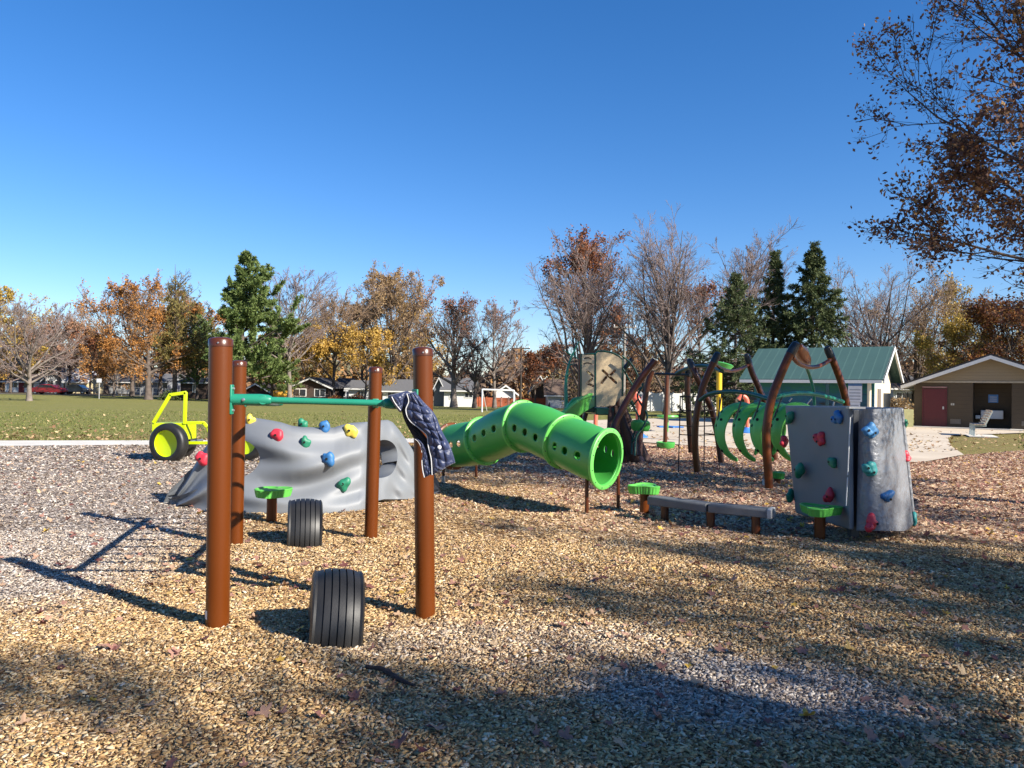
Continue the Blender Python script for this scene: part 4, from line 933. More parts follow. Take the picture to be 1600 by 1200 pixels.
# four spotted hoops
SPOT = BLACK
def hoop(cx, Y, k, lx):
    hp = None; cy = 675; n = 64; a0, a1 = R(-52), R(262)   # open ring, gap at lower right
    mb = MB(); rr = 40*scale_px(Y); c = P(cx, cy, Y); dx = Vector((.93, .37, 0)); up = Vector((0, 0, 1)); ax_ = Vector((.37, -.93, 0))
    def f(u, v):
        q = a0+(a1-a0)*u; tap = min(1, min(u, 1-u)/.16)**.6; wv = (v-.5)*(.10+.90*tap)*(.27+.13*math.sin(q)+.09*max(0, -math.sin(q))**2)
        bul = 1+.05*math.cos(math.pi*(v-.5)*2)
        ctr = c+dx*(rr*.98*math.cos(q)*bul)+up*(rr*1.12*math.sin(q)*bul)
        return ctr+ax_*(wv+.06*math.cos(q))
    grid_sheet(mb, f, n, 8); o = mb.build('hoop', LIMEP if k % 2 == 0 else LIME, ac, solid=.03, bevel=.008)
    for (u_, v_) in ((.60, .3), (.66, .62), (.70, .3), (.30, .4), (.22, .4), (.12, .5), (.86, .5)):
        p_ = f(u_, v_); p2 = f(u_+.01, v_); p3 = f(u_, v_+.1); nn = (p2-p_).cross(p3-p_).normalized()
        if nn.dot(p_-c) < 0: nn = -nn
        mb = MB(); mb.lathe([(.026, -.034), (.026, .006), (0, .004)], p_, nn.to_track_quat('Z', 'Y').to_matrix(), 12); mb.build('spot', SPOT, o)
    t = f(.665, .3); rail = P(lx, 613 if lx < 1180 else 620, Y-.1)
    mb = MB(); mb.tube([rail, t], .013, 8); mb.build('hanger', DGREY, o)
for k, (cx, Y, lx) in enumerate(((1158, 13.5, 1128), (1186, 13.1, 1162), (1214, 12.7, 1190), (1245, 12.35, 1222))): hoop(cx, Y, k, lx)
# rope net
ROPE = mat('dark_rope', (.045, .03, .026), .9, var=.3, scale=40)
for (x1, x2) in ((1063, 1060), (1101, 1100), (1124, 1124)):
    ptube([(x1, 620, 14.9), (x2, 738, 14.6)], .011, ROPE, ac, 'net_rope', 8)
for y in (619, 641, 665, 679): ptube([(1062, y, 14.9), (1085, y+1, 14.85), (1121, y, 14.8)], .010, ROPE, ac, 'net_rope', 8, 8)
for y in (668, 693): ptube([(1100, y-16, 14.8), (1124, y-14, 14.8)], .010, ROPE, ac, 'net_rope', 8)
# ------------------------------------------------------------------ spinning seat on a pole
sp = thing('spinner_pole', G(1039, 697), 'dark brown pole with a green bowl seat around its foot', 'spinner')
b = G(1039, 700); t = P(1042, 586, b.y); mb = MB(); mb.tube([(b.x, b.y, 0), t], .058, 18); mb.build('pole', BROWN2, sp)
c = P(1040, 697, b.y-.25); s_ = scale_px(b.y)
mb = MB(); mb.lathe([(0, -.24), (.06, -.24), (.12, -.18), (.24, -.02), (.26, .10), (.245, .115), (.23, .09), (.18, .02), (0, 0)], Vector((c.x, c.y, c.z-.0)), None, 36); mb.build('bowl_seat', LIMED, sp)
# ------------------------------------------------------------------ play tower
Yp = 17.0
tw = thing('play_tower', base_at(955, Yp+.6), 'play tower with cream panels, green deck, green slide and bent brown legs', 'play tower')
CREAM = mat('cream_plastic', (.74, .56, .33), .5, var=.04, scale=1.5)
def panel2d(name, outline, slots, Y0, m, par, th=.04, Y1=None):
    cu_ = bpy.data.curves.new(name, 'CURVE'); cu_.dimensions = '2D'; cu_.fill_mode = 'BOTH'; cu_.extrude = th/2; cu_.bevel_depth = 0
    for pts in [outline]+slots:
        s = cu_.splines.new('POLY'); s.points.add(len(pts)-1); s.use_cyclic_u = True
        for i, (a, b_) in enumerate(pts):
            w_ = P(a, b_, Y0); s.points[i].co = (w_.x, w_.z, 0, 1)
    tmp = bpy.data.objects.new('tmp', cu_); C.objects.link(tmp); dg = bpy.context.evaluated_depsgraph_get(); me = bpy.data.meshes.new_from_object(tmp.evaluated_get(dg))
    bpy.data.objects.remove(tmp); me.name = name; mb = MB()
    k = 0 if Y1 is None else 1; xs_ = [v.co.x for v in me.vertices]; x0_, x1_ = min(xs_), max(xs_)
    vs = [Vector((v.co.x, Y0-v.co.z+(k*(Y1-Y0)*(v.co.x-x0_)/(x1_-x0_) if k else 0), v.co.y)) for v in me.vertices]
    mb.add(vs, [tuple(p.vertices) for p in me.polygons]); bpy.data.meshes.remove(me)
    o = mb.build(name, m, par, smooth=False); return o
def slot(x1, y1, x2, y2, r, n=5):
    a = math.atan2(y2-y1, x2-x1); out = []
    for k in range(n+1): q = a+math.pi/2+math.pi*k/n; out.append((x1+r*math.cos(q), y1+r*math.sin(q)))
    for k in range(n+1): q = a-math.pi/2+math.pi*k/n; out.append((x2+r*math.cos(q), y2+r*math.sin(q)))
    return out
main = [(931.5, 635), (931.5, 553), (934, 550.5), (944, 550.2), (957, 553), (966, 557.5), (971, 562), (971, 618), (958, 635)]
o = panel2d('front_panel', main, [slot(942, 579, 962.5, 598, 2.1), slot(961, 579, 953, 586.5, 2.1), slot(947, 589.5, 940, 598, 2.1)], Yp, CREAM, tw)
ring = [(930.5, 636), (930.5, 552.5), (933, 549.3), (944, 548.8), (957.5, 551.5), (967, 556), (972.5, 561.5), (972.5, 619)]
for a, b_ in zip(ring[:-1], ring[1:]): pass
mb = MB(); mb.tube([P(x, y, Yp) for x, y in ring], .022, 8); mb.build('frame_tube', DGREEN, o)
side = [(909, 618), (909, 554.5), (929, 554.5), (929, 618)]
wav = lambda y: [(911, y), (915, y-1.6), (920, y-2), (924, y), (928, y+1), (928, y+3), (924, y+2), (920, y+.2), (915, y+.6), (911, y+2)]
o = panel2d('side_panel', side, [wav(560), wav(568), slot(918, 581, 927.5, 588, 1.9), slot(925, 592, 918, 598, 1.8), slot(917, 599, 927, 603, 1.8)], Yp+.02, CREAM, tw)
mb = MB(); mb.tube([P(908, 622, Yp+.02), P(908, 553.5, Yp+.02), P(929, 553.2, Yp+.02)], .022, 8); mb.build('frame_tube', DGREEN, o)
panel2d('rear_panel', [(958, 637), (966, 624), (977, 612), (977, 634)], [], Yp+1.1, CREAM, tw)
mb = MB(); a, b_ = P(930.5, 643, Yp), P(972, 643, Yp); mb.box(((a.x+b_.x)/2, Yp+.45, (a.z+b_.z)/2), (b_.x-a.x, 1.0, .16)); mb.build('deck', DGREEN, tw, bevel=.02)
mb = MB(); a, b_ = P(907, 640, Yp+.3), P(930, 640, Yp+.3); mb.box(((a.x+b_.x)/2, Yp+.7, (a.z+b_.z)/2), (b_.x-a.x, .9, .12)); mb.build('deck', DGREEN, tw, bevel=.02)
for pts in ([(916, 645, Yp+.6), (912, 662, Yp+.6), (910, 700, Yp+.6)], [(965, 560, Yp+.9), (965, 640, Yp+.9), (967, 700, Yp+.9)], [(906.5, 553, Yp+.9), (907, 640, Yp+.9), (908, 690, Yp+.9)], [(918, 600, Yp+.4), (917.5, 620, Yp+.4)]):
    ptube(pts, .055, BROWN2, tw, 'leg', 14, 10)
ptube([(1024, 563, 16.2), (1008, 583, 16.2), (990, 609, 16.2), (972, 640, 16.1), (958, 672, 16.0), (950, 715, 15.8)], .072, BROWN2, tw, 'leaning_post', 18, 24)
bent = [(1018, 580, 16.6), (1011, 605, 16.6), (1006, 640, 16.6), (1001, 675, 16.6), (999, 712, 16.5)]
ptube(bent, .062, BROWN2, tw, 'post', 16, 20)
ptube([(988, 561, 17.6), (980, 571, 17.6), (968, 582, 17.6)], .055, CAP, tw, 'post', 14, 8)
# tree-stump shaped base
mb = MB()
def stump(u, v):
    q = u*2*math.pi; z = 1.25*v; r = .52*(1-.62*v)+.13*math.sin(q*5+v*2)*(1-v)+.05*math.sin(q*9); c_ = P(982, 690, 16.9); return Vector((c_.x+r*math.cos(q)*.85-.25*v, c_.y+.15+r*math.sin(q)*.7, z))
grid_sheet(mb, stump, 60, 20, closed=True); mb.build('stump_base', mat('bark_brown_plastic', (.085, .03, .014), .55, var=.3, scale=8, bump=.5, bscale=14, bdist=.03), tw, angle=80)
# wavy ladder of green tube at right
rail1 = [(972, 556, 16.8), (986, 568, 16.8), (997, 587, 16.8), (1004, 602, 16.7), (996, 618, 16.7), (1003, 634, 16.6), (1011.5, 650, 16.5), (1004, 668, 16.3), (994, 684, 16.2), (992, 712, 16.1)]
rail2 = [(972, 574, 17.1), (980, 588, 17.1), (990, 608, 17.1), (984, 620, 17), (990, 636, 17), (998, 652, 16.9), (994, 668, 16.8), (988, 690, 16.7), (987, 710, 16.6)]
ptube(rail1, .022, DGREEN, tw, 'ladder_rail', 10, 60); ptube(rail2, .022, DGREEN, tw, 'ladder_rail', 10, 60)
s1 = spline([P(*p) for p in rail1], 60); s2 = spline([P(*p) for p in rail2], 60)
for k in range(5, 60, 8): mb = MB(); mb.tube([s1[k], s2[k]], .018, 8); mb.build('rung', DGREEN, tw)
mb = MB(); 
for (x, y, Y) in ((996, 664, 16.4), (1006, 665, 16.6)):
    mb = MB(); c_ = P(x, y, Y); mb.lathe([(0, -.12), (.10, -.12), (.14, -.05), (.14, .06), (.09, .11), (0, .1)], c_, None, 20); mb.build('step_pad', LIMED, tw)
# slide
def slide_f(u, v):
    c_ = [(932, 626, 17.3), (924, 629, 17.1), (910, 637, 16.7), (896, 648, 16.4), (882, 660, 16.1), (864, 670, 15.9)]
    pt = spline([P(*p) for p in c_], 30)[int(round(v*30))]; w_ = .60*math.sin((u-.5)*math.pi)*.5; dip = -.26*math.cos((u-.5)*math.pi)
    return pt+Vector((.45, .88, 0))*w_+Vector((0, 0, dip+.14))
mb = MB(); grid_sheet(mb, slide_f, 16, 30); sl_ = mb.build('slide', LIME, tw, solid=.04, bevel=.01)
for u in (0, 1): mb = MB(); mb.tube([slide_f(u, k/30) for k in range(31)], .04, 10); mb.build('rim', LIMEP, sl_)
def hood_f(u, v):
    c_ = [(908, 624, 16.9), (899, 628, 16.8), (889, 636, 16.7), (880, 648, 16.6)]
    pt = spline([P(*p) for p in c_], 20)[int(round(v*20))]; q = math.pi*u; r = .22*(1-.5*abs(v-.5))
    return pt+Vector((0, 1, 0))*(r*math.cos(q))+Vector((0, 0, 1))*(r*math.sin(q)-.1)
mb = MB(); grid_sheet(mb, hood_f, 14, 20); mb.build('slide_hood', LIMED, tw, solid=.03)
# ------------------------------------------------------------------ leafy vine climber pole
vp = thing('vine_climber', base_at(886, 17.2), 'curved teal pole with thin leaf-like spurs rising behind the tunnel beside the play tower', 'climber pole')
vine = [(884.5, 632, 17.2), (884, 605, 17.2), (885.5, 585, 17.2), (890, 566, 17.2), (896, 551, 17.2), (904, 534, 17.2)]
q = [P(*p) for p in vine]; q = [Vector((q[0].x, q[0].y, 0))]+q; mb = MB(); ps = spline(q, 50); mb.tube(ps, [.05*(1-.75*i/50) for i in range(51)], 12); mb.build('pole', TEAL, vp)
for (x, y, dx, dy) in ((893, 555, -13, -8), (894, 553, 13, 9), (889, 570, -13, -6), (889, 572, 10, -5), (899, 543, 7, -9), (887, 582, -6, 8), (886, 590, 6, -9)):
    ptube([(x, y, 17.2), (x+dx*.5, y+dy*.6, 17.15), (x+dx, y+dy, 17.1)], [.014, .010, .004], TEAL, vp, 'spur', 8, 2)
vp2 = thing('vine_climber', base_at(1270, 13.8), 'slim bright green curved pole rising behind the shaded climbing panel', 'climber pole')
q = [P(*p) for p in ((1259, 571, 13.3), (1266, 590, 13.6), (1271, 610, 13.7), (1272.5, 632, 13.8))]; q.append(Vector((q[-1].x+.03, q[-1].y, 0))); mb = MB(); mb.tube(spline(q, 30), .028, 12); mb.build('pole', TEAL, vp2)
# ------------------------------------------------------------------ splash pad features
PY = mat('yellow_post_paint', (.80, .50, .02), .35, var=.05); PR = mat('salmon_post_paint', (.75, .16, .09), .4, var=.08); PB = mat('blue_post_paint', (.06, .22, .60), .4, var=.05)
def spray(name, px, Y, ytop, m, label, head, disc=True, r=.07):
    b = base_at(px, Y); b.z += .03; o = thing(name, b, label, 'water feature', 'water play posts on the splash pad'); t = P(px, ytop, Y)
    mb = MB(); mb.tube([b, t], r, 20); mb.build('pole', m, o)
    if disc: mb = MB(); mb.lathe([(0, 0), (.34, 0), (.34, .03), (.2, .10), (.12, .22), (0, .22)], b, None, 28); mb.build('base_cover', PB, o)
    if head == 'bucket': mb = MB(); mb.lathe([(0, -.15), (.22, -.1), (.30, .02), (.24, .05), (0, .02)], t+Vector((.15, 0, .1)), Matrix.Rotation(R(14), 3, 'Y'), 28); mb.build('bucket', LIMED, o)
    if head == 'scoop':
        mb = MB(); mb.tube([t, t+Vector((.03, 0, .22)), t+Vector((-.12, 0, .42)), t+Vector((-.1, 0, .6))], [.09, .16, .13, .05], 16); mb.build('nozzle', PR, o)
        mb = MB(); mb.tube([t+Vector((.05, -.1, .3)), t+Vector((.3, -.1, .62))], [.03, .13], 14); mb.build('horn', mat('white_horn', (.7, .7, .68), .5), o)
    if head == 'hook': mb = MB(); mb.tube(spline([t, t+Vector((-.05, 0, .22)), t+Vector((-.22, 0, .34)), t+Vector((-.36, 0, .2))], 14), .09, 16); mb.build('hook', PR, o)
    if head == 'disc': mb = MB(); mb.lathe([(0, -.05), (.30, -.04), (.42, .03), (.40, .08), (0, .05)], t, None, 32); mb.build('disc', LIME, o)
    return o
spray('spray_pole', 1124, 24, 575, PY, 'tall yellow pole with a tilted green bucket on top, behind the rope net', 'bucket', False, .085)
spray('spray_pole', 931, 25, 648, PR, 'short red pole on a blue base cover beneath the cream tower panels', None)
spray('spray_pole', 998, 26, 640, PR, 'salmon pole with red nozzle and white horn right of the tower', 'scoop', True, .10)
spray('spray_pole', 1168, 30, 632, PR, 'thin salmon hooked pole with blue base seen between the green hoops', 'hook')
spray('spray_disc', 1043, 30, 652, LIMED, 'flat green disc on a short stem behind the spinner pole', 'disc', False, .05)
c = G(1047, 669); mb = MB(); pts = [((.62 if k % 2 else .30)*math.cos(k*math.pi/6), (.62 if k % 2 else .30)*math.sin(k*math.pi/6)) for k in range(12)]
mb.prism(pts, (c.x, c.y, c.z+.034), (1, 0, 0), (0, 1, 0), (0, 0, .06)); o = mb.build('ground_spray', PB, None, bevel=.01); tag(o, 'blue star-shaped ground spray cover on the pale concrete pad', 'water feature')
# ------------------------------------------------------------------ the two park buildings
AL = R(34); E1 = Vector((math.cos(AL), -math.sin(AL), 0)); E2 = Vector((math.sin(AL), math.cos(AL), 0)); UPV = Vector((0, 0, 1))
def quad_prism(mb, p, ex, ey, ez, mi=0):
    """box from a corner with three edge vectors"""
    p = Vector(p); vs = [p+ex*a+ey*b+ez*c for a in (0, 1) for b in (0, 1) for c in (0, 1)]
    mb.add(vs, [(0, 1, 3, 2), (4, 6, 7, 5), (0, 4, 5, 1), (2, 3, 7, 6), (0, 2, 6, 4), (1, 5, 7, 3)], mi)
def lap_mat(name, c, pitch=6.0, rough=.8, depth=.015, var=.08):
    m, nt, b = new_mat(name); b.inputs['Roughness'].default_value = rough
    g = node(nt, 'ShaderNodeNewGeometry'); s = node(nt, 'ShaderNodeSeparateXYZ'); nt.links.new(g.outputs['Position'], s.inputs[0])
    mu = node(nt, 'ShaderNodeMath', operation='MULTIPLY'); mu.inputs[1].default_value = pitch; nt.links.new(s.outputs['Z'], mu.inputs[0])
    fr = node(nt, 'ShaderNodeMath', operation='FRACT'); nt.links.new(mu.outputs[0], fr.inputs[0])
    bm_ = node(nt, 'ShaderNodeBump'); bm_.inputs['Distance'].default_value = depth; bm_.inputs['Strength'].default_value = 1; nt.links.new(fr.outputs[0], bm_.inputs['Height']); nt.links.new(bm_.outputs[0], b.inputs['Normal'])
    n = node(nt, 'ShaderNodeTexNoise'); n.inputs['Scale'].default_value = 1.5; nt.links.new(g.outputs['Position'], n.inputs['Vector'])
    r = node(nt, 'ShaderNodeValToRGB'); cc = Vector(c); r.color_ramp.elements[0].color = (*(cc*(1-var)), 1); r.color_ramp.elements[1].color = (*(cc*(1+var)), 1)
    nt.links.new(n.outputs['Fac'], r.inputs[0]); nt.links.new(r.outputs[0], b.inputs['Base Color']); return m
def roof_mat(name, c, pitch=2.2, axis=E1):
    m, nt, b = new_mat(name); b.inputs['Roughness'].default_value = .5
    g = node(nt, 'ShaderNodeNewGeometry'); d = node(nt, 'ShaderNodeVectorMath', operation='DOT_PRODUCT'); d.inputs[1].default_value = tuple(axis); nt.links.new(g.outputs['Position'], d.inputs[0])
    mu = node(nt, 'ShaderNodeMath', operation='MULTIPLY'); mu.inputs[1].default_value = pitch; nt.links.new(d.outputs['Value'], mu.inputs[0])
    fr = node(nt, 'ShaderNodeMath', operation='FRACT'); nt.links.new(mu.outputs[0], fr.inputs[0])
    r2 = node(nt, 'ShaderNodeValToRGB'); r2.color_ramp.elements[0].position = .0; r2.color_ramp.elements[0].color = (1, 1, 1, 1); r2.color_ramp.elements[1].position = .14; r2.color_ramp.elements[1].color = (0, 0, 0, 1); nt.links.new(fr.outputs[0], r2.inputs[0])
    bm_ = node(nt, 'ShaderNodeBump'); bm_.inputs['Distance'].default_value = .02; bm_.inputs['Strength'].default_value = .6; nt.links.new(r2.outputs[0], bm_.inputs['Height']); nt.links.new(bm_.outputs[0], b.inputs['Normal'])
    n = node(nt, 'ShaderNodeTexNoise'); n.inputs['Scale'].default_value = .8; nt.links.new(g.outputs['Position'], n.inputs['Vector'])
    r = node(nt, 'ShaderNodeValToRGB'); cc = Vector(c); r.color_ramp.elements[0].color = (*(cc*.85), 1); r.color_ramp.elements[1].color = (*(cc*1.15), 1)
    nt.links.new(n.outputs['Fac'], r.inputs[0]); nt.links.new(r.outputs[0], b.inputs['Base Color']); return m
def mural_mat():
    m, nt, b = new_mat('mural_paint'); b.inputs['Roughness'].default_value = .7
    g = node(nt, 'ShaderNodeNewGeometry'); s = node(nt, 'ShaderNodeSeparateXYZ'); nt.links.new(g.outputs['Position'], s.inputs[0])
    n = node(nt, 'ShaderNodeTexNoise'); n.inputs['Scale'].default_value = 1.1; n.inputs['Detail'].default_value = 5; n.inputs['Distortion'].default_value = 1.5
    mp = node(nt, 'ShaderNodeMapping'); mp.inputs['Scale'].default_value = (1, 1, 3.2); nt.links.new(g.outputs['Position'], mp.inputs[0]); nt.links.new(mp.outputs[0], n.inputs['Vector'])
    ad = node(nt, 'ShaderNodeMath', operation='MULTIPLY_ADD'); ad.inputs[1].default_value = .9; nt.links.new(n.outputs['Fac'], ad.inputs[0])
    mr = node(nt, 'ShaderNodeMapRange'); mr.inputs[1].default_value = 0; mr.inputs[2].default_value = 2.6; mr.inputs[3].default_value = -.35; mr.inputs[4].default_value = .55; nt.links.new(s.outputs['Z'], mr.inputs[0]); nt.links.new(mr.outputs[0], ad.inputs[2])
    r = node(nt, 'ShaderNodeValToRGB'); e = r.color_ramp.elements
    st = [(0, (.05, .045, .03)), (.22, (.02, .05, .04)), (.42, (.008, .05, .09)), (.6, (.01, .09, .15)), (.78, (.01, .11, .09)), (1, (.015, .14, .08))]
    while len(e) < len(st): e.new(.5)
    for x, (p, c) in zip(e, st): x.position = p; x.color = (*c, 1)
    nt.links.new(ad.outputs[0], r.inputs[0]); nt.links.new(r.outputs[0], b.inputs['Base Color']); return m
WHITE = mat('white_trim', (.72, .72, .70), .6, var=.04); CREAMW = mat('cream_wall', (.70, .62, .45), .85, var=.06); DKB = mat('dark_opening', (.02, .02, .022), .4, var=.1)
GRN_ROOF = roof_mat('green_metal_roof', (.050, .100, .086))
# pavilion: front eave right corner O1
Dp = 36.5; c0 = P(1366, 600, Dp+.45); O1 = Vector((c0.x, c0.y, 0)); Lp = 5.75; Wp = 5.2; He = 2.65; Hr = 4.0
pv = thing('pavilion', O1-E1*Lp/2, 'small pavilion with green metal roof, cream gable wall and dark teal mural', 'building')
mb = MB(); quad_prism(mb, O1-E1*Lp, E1*Lp, E2*.18, UPV*(He-.1)); mb.build('mural_wall', mural_mat(), pv, smooth=False)
mb = MB(); o_ = O1-E1*.17; mb.prism([(0.18, 0), (Wp, 0), (Wp, He-.1), (Wp/2, Hr-.25), (.18, He-.1)], o_, E2, UPV, E1*.17); mb.build('gable_wall', CREAMW, pv, smooth=False)
mb = MB(); o_ = O1-E1*Lp; mb.prism([(0.18, 0), (Wp, 0), (Wp, He-.1), (Wp/2, Hr-.25), (.18, He-.1)], o_, E2, UPV, E1*.17); mb.build('gable_wall', CREAMW, pv, smooth=False)
mb = MB(); quad_prism(mb, O1-E1*(Lp-.2)+E2*(Wp-.18), E1*(Lp-.4), E2*.18, UPV*(He-.1)); mb.build('rear_wall', CREAMW, pv, smooth=False)
ov = .75; ovs = .55; slope = (Hr-He)/(Wp/2)
for sgn, nm in ((1, 'roof'), (-1, 'roof')):
    mb = MB()
    if sgn > 0: e0 = O1+E1*ovs-E2*ov+UPV*(He-slope*ov); r_ = O1+E1*ovs+E2*(Wp/2)+UPV*Hr
    else: e0 = O1+E1*ovs+E2*(Wp+ov)+UPV*(He-slope*ov); r_ = O1+E1*ovs+E2*(Wp/2)+UPV*Hr
    quad_prism(mb, e0, r_-e0, -E1*(Lp+2*ovs), UPV*.07); mb.build(nm, GRN_ROOF, pv, smooth=False)
    mb = MB(); quad_prism(mb, e0-UPV*.13+E1*.012, r_-e0, -E1*.09, UPV*.20); mb.build('verge_board', WHITE, pv, smooth=False)
mb = MB(); quad_prism(mb, O1+E1*(ovs-.1)-E2*(ov+.03)+UPV*(He-slope*ov-.12), -E1*(Lp+2*ovs-.12), E2*.03, UPV*.15); mb.build('gutter', WHITE, pv, smooth=False)
for t in (.02, 1.9, 4.2): mb = MB(); mb.tube([O1-E1*(t+.1)-E2*.6, O1-E1*(t+.1)-E2*.6+UPV*(He-.4)], .09, 12); mb.build('post', CREAMW if t < 1 else mat('teal_post', (.02, .08, .09), .5), pv)
mb = MB(); quad_prism(mb, O1+E2*.95+UPV*.9+E1*.0, E1*.03, E2*.95, UPV*1.0); mb.build('shutter', mat('taupe_shutter', (.16, .13, .11), .7), pv, smooth=False)
mb = MB(); quad_prism(mb, O1+E2*2.4+UPV*2.85, E1*.03, E2*.3, UPV*.35); mb.build('vent', mat('pale_vent', (.5, .46, .36), .7), pv, smooth=False)
# posters fixed to the mural wall, plus the painted shapes of the mural
PAPER = mat('white_poster', (.66, .66, .68), .6, var=.05); INK = mat('grey_print', (.30, .31, .34), .7); BLUEH = mat('blue_header', (.05, .14, .33), .6)
nb = thing('notice_board', O1-E1*.75-E2*.65, 'stacked white notice sheets with blue heading beside the mural wall', 'notice board')
q0 = O1-E1*1.05-E2*.66
for (x, z, w_, h_) in ((0, 1.25, .62, .95), (.09, .80, .45, .43), (.14, .32, .32, .46)):
    mb = MB(); quad_prism(mb, q0+E1*x+UPV*z, E1*w_, E2*.03, UPV*h_); sh = mb.build('sheet', PAPER, nb, smooth=False)
    if h_ > .9: mb = MB(); quad_prism(mb, q0+E1*x+UPV*(z+h_-.19)-E2*.004, E1*w_, E2*.003, UPV*.16); mb.build('heading', BLUEH, sh, smooth=False)
    for k in range(4 if h_ > .9 else 2):
        mb = MB(); quad_prism(mb, q0+E1*(x+.06)+UPV*(z+.1+k*.15)-E2*.004, E1*(w_-.12), E2*.003, UPV*.05); mb.build('text_line', INK, sh, smooth=False)
rngm = random.Random(5)
DKM = mat('mural_dark_paint', (.03, .035, .03), .8, var=.3); LTM = mat('mural_pale_paint', (.35, .33, .25), .8, var=.3)
for k in range(9):
    x = .9+k*.62+rngm.uniform(-.1, .1); z = rngm.uniform(.7, 1.35); a = rngm.uniform(.12, .30); b_ = rngm.uniform(.05, .12)
    mb = MB(); poly = [(a*math.cos(q)*(1+.3*math.cos(2*q+k)), b_*math.sin(q)) for q in [i*math.pi/8 for i in range(16)]]
    mb.prism(poly, O1-E1*x+UPV*z-E2*.004, E1, UPV, E2*.002); mb.build('mural_shape', DKM if k % 3 else LTM, pv, smooth=False)
# restroom
c0 = P(1428, 667, 39.0); O2 = Vector((c0.x, c0.y, 0)); W2 = 6.6; D2 = 6.0; He2 = 2.28; Hr2 = 3.55
TAN = lap_mat('tan_siding', (.24, .19, .125), 6.5); BRK = lap_mat('brown_block', (.070, .050, .030), 5.0, depth=.01); REDD = mat('red_door_paint', (.10, .004, .009), .45, var=.06)
rs = thing('restroom', O2+E1*W2/2, 'brown restroom building with red doors, tan gable and dark shingle roof', 'building')
a0_, a1_ = 2.55, 4.15        # alcove
for (x0, x1, nm) in ((0, a0_, 'wall'), (a1_, W2, 'wall')):
    mb = MB(); quad_prism(mb, O2+E1*x0, E1*(x1-x0), E2*.25, UPV*He2); mb.build(nm, BRK, rs, smooth=False)
mb = MB(); quad_prism(mb, O2+E2*.26, E1*.22, E2*(D2-.5), UPV*He2); mb.build('wall', BRK, rs, smooth=False)
mb = MB(); quad_prism(mb, O2+E1*a0_+E2*1.3, E1*(a1_-a0_), E2*.2, UPV*He2); mb.build('alcove_wall', BRK, rs, smooth=False)
for x in (a0_-.15, a1_): mb = MB(); quad_prism(mb, O2+E1*x+E2*.26, E1*.15, E2*1.2, UPV*He2); mb.build('alcove_wall', BRK, rs, smooth=False)
mb = MB(); mb.prism([(-.0, He2+.06), (W2, He2+.06), (W2, He2+.09), (W2/2, Hr2-.1), (0, He2+.09)], O2-E2*.02, E1, UPV, E2*.2); mb.build('gable', TAN, rs, smooth=False)
mb = MB(); quad_prism(mb, O2-E1*.1-E2*.05+UPV*(He2-.02), E1*(W2+.2), E2*.2, UPV*.08); mb.build('trim_board', mat('tan_trim', (.42, .36, .27), .7), rs, smooth=False)
SH = mat('dark_shingle', (.035, .033, .035), .9, var=.3, scale=6, bump=.5, bscale=20); s2 = (Hr2-He2)/(W2/2)
for sg in (1, -1):
    e0 = (O2-E1*.55 if sg > 0 else O2+E1*(W2+.55))-E2*.6+UPV*(He2-s2*.55); r_ = O2+E1*(W2/2)-E2*.6+UPV*Hr2
    mb = MB(); quad_prism(mb, e0+UPV*.02, r_-e0, E2*(D2+1.2), UPV*.09); mb.build('roof', SH, rs, smooth=False)
    mb = MB(); quad_prism(mb, e0-UPV*.15-E2*.02, r_-e0, E2*.04, UPV*.17); mb.build('fascia', WHITE, rs, smooth=False)
    mb = MB(); quad_prism(mb, e0-UPV*.16+E2*.05, (r_-e0)*.16, E2*D2, UPV*.03); mb.build('soffit', WHITE, rs, smooth=False)
def rdoor(x):
    mb = MB(); quad_prism(mb, O2+E1*x-E2*.03+UPV*.04, E1*.98, E2*.04, UPV*1.92); d = mb.build('door', REDD, rs, smooth=False)
    for (xx, w_, z, h_) in ((x-.06, .055, .02, 2.0), (x+.985, .055, .02, 2.0), (x-.06, 1.1, 2.0, .06)):
        mb = MB(); quad_prism(mb, O2+E1*xx-E2*.045+UPV*z, E1*w_, E2*.045, UPV*h_); mb.build('frame', REDD if h_ > 1 else mat('pink_lintel', (.35, .2, .19), .6), d, smooth=False)
    mb = MB(); quad_prism(mb, O2+E1*(x+.84)-E2*.06+UPV*.93, E1*.07, E2*.03, UPV*.14); mb.build('handle', STEEL, d, smooth=False)
rdoor(.42); rdoor(5.22)
for x in (1.62, 4.75): 
    mb = MB(); quad_prism(mb, O2+E1*x-E2*.02+UPV*1.14, E1*.15, E2*.02, UPV*.10); s_ = mb.build('door_sign', mat('small_sign', (.5, .48, .42), .6), rs, smooth=False)
    mb = MB(); quad_prism(mb, O2+E1*(x+.065)-E2*.024+UPV*1.15, E1*.02, E2*.003, UPV*.08); mb.build('sign_mark', DKB, s_, smooth=False)
for x in (1.6, 4.55): mb = MB(); quad_prism(mb, O2+E1*x-E2*.03+UPV*.22, E1*.46, E2*.03, UPV*.24); mb.build('vent', mat('vent_grey', (.17, .14, .11), .7), rs, smooth=False)
mb = MB(); quad_prism(mb, O2+E1*3.15+E2*1.27+UPV*1.3, E1*.42, E2*.02, UPV*.40); s_ = mb.build('blue_sign', mat('blue_sign', (.10, .28, .65), .5), rs, smooth=False)
for k in range(3): mb = MB(); quad_prism(mb, O2+E1*3.21+E2*1.262+UPV*(1.36+k*.10), E1*.30, E2*.004, UPV*.035); mb.build('sign_line', PAPER, s_, smooth=False)
mb = MB(); mb.box(O2+E1*5.3-E2*.03+UPV*3.0*.93, (.16, .06, .2), rz=-AL); mb.build('gable_light', mat('dark_lamp', (.04, .04, .045), .5), rs, bevel=.01)
mb = MB(); quad_prism(mb, O2-E1*.3-E2*.9+UPV*.0, E1*(W2+1), E2*.9, UPV*.07); tag(mb.build('doorstep', CONC, rs, smooth=False))
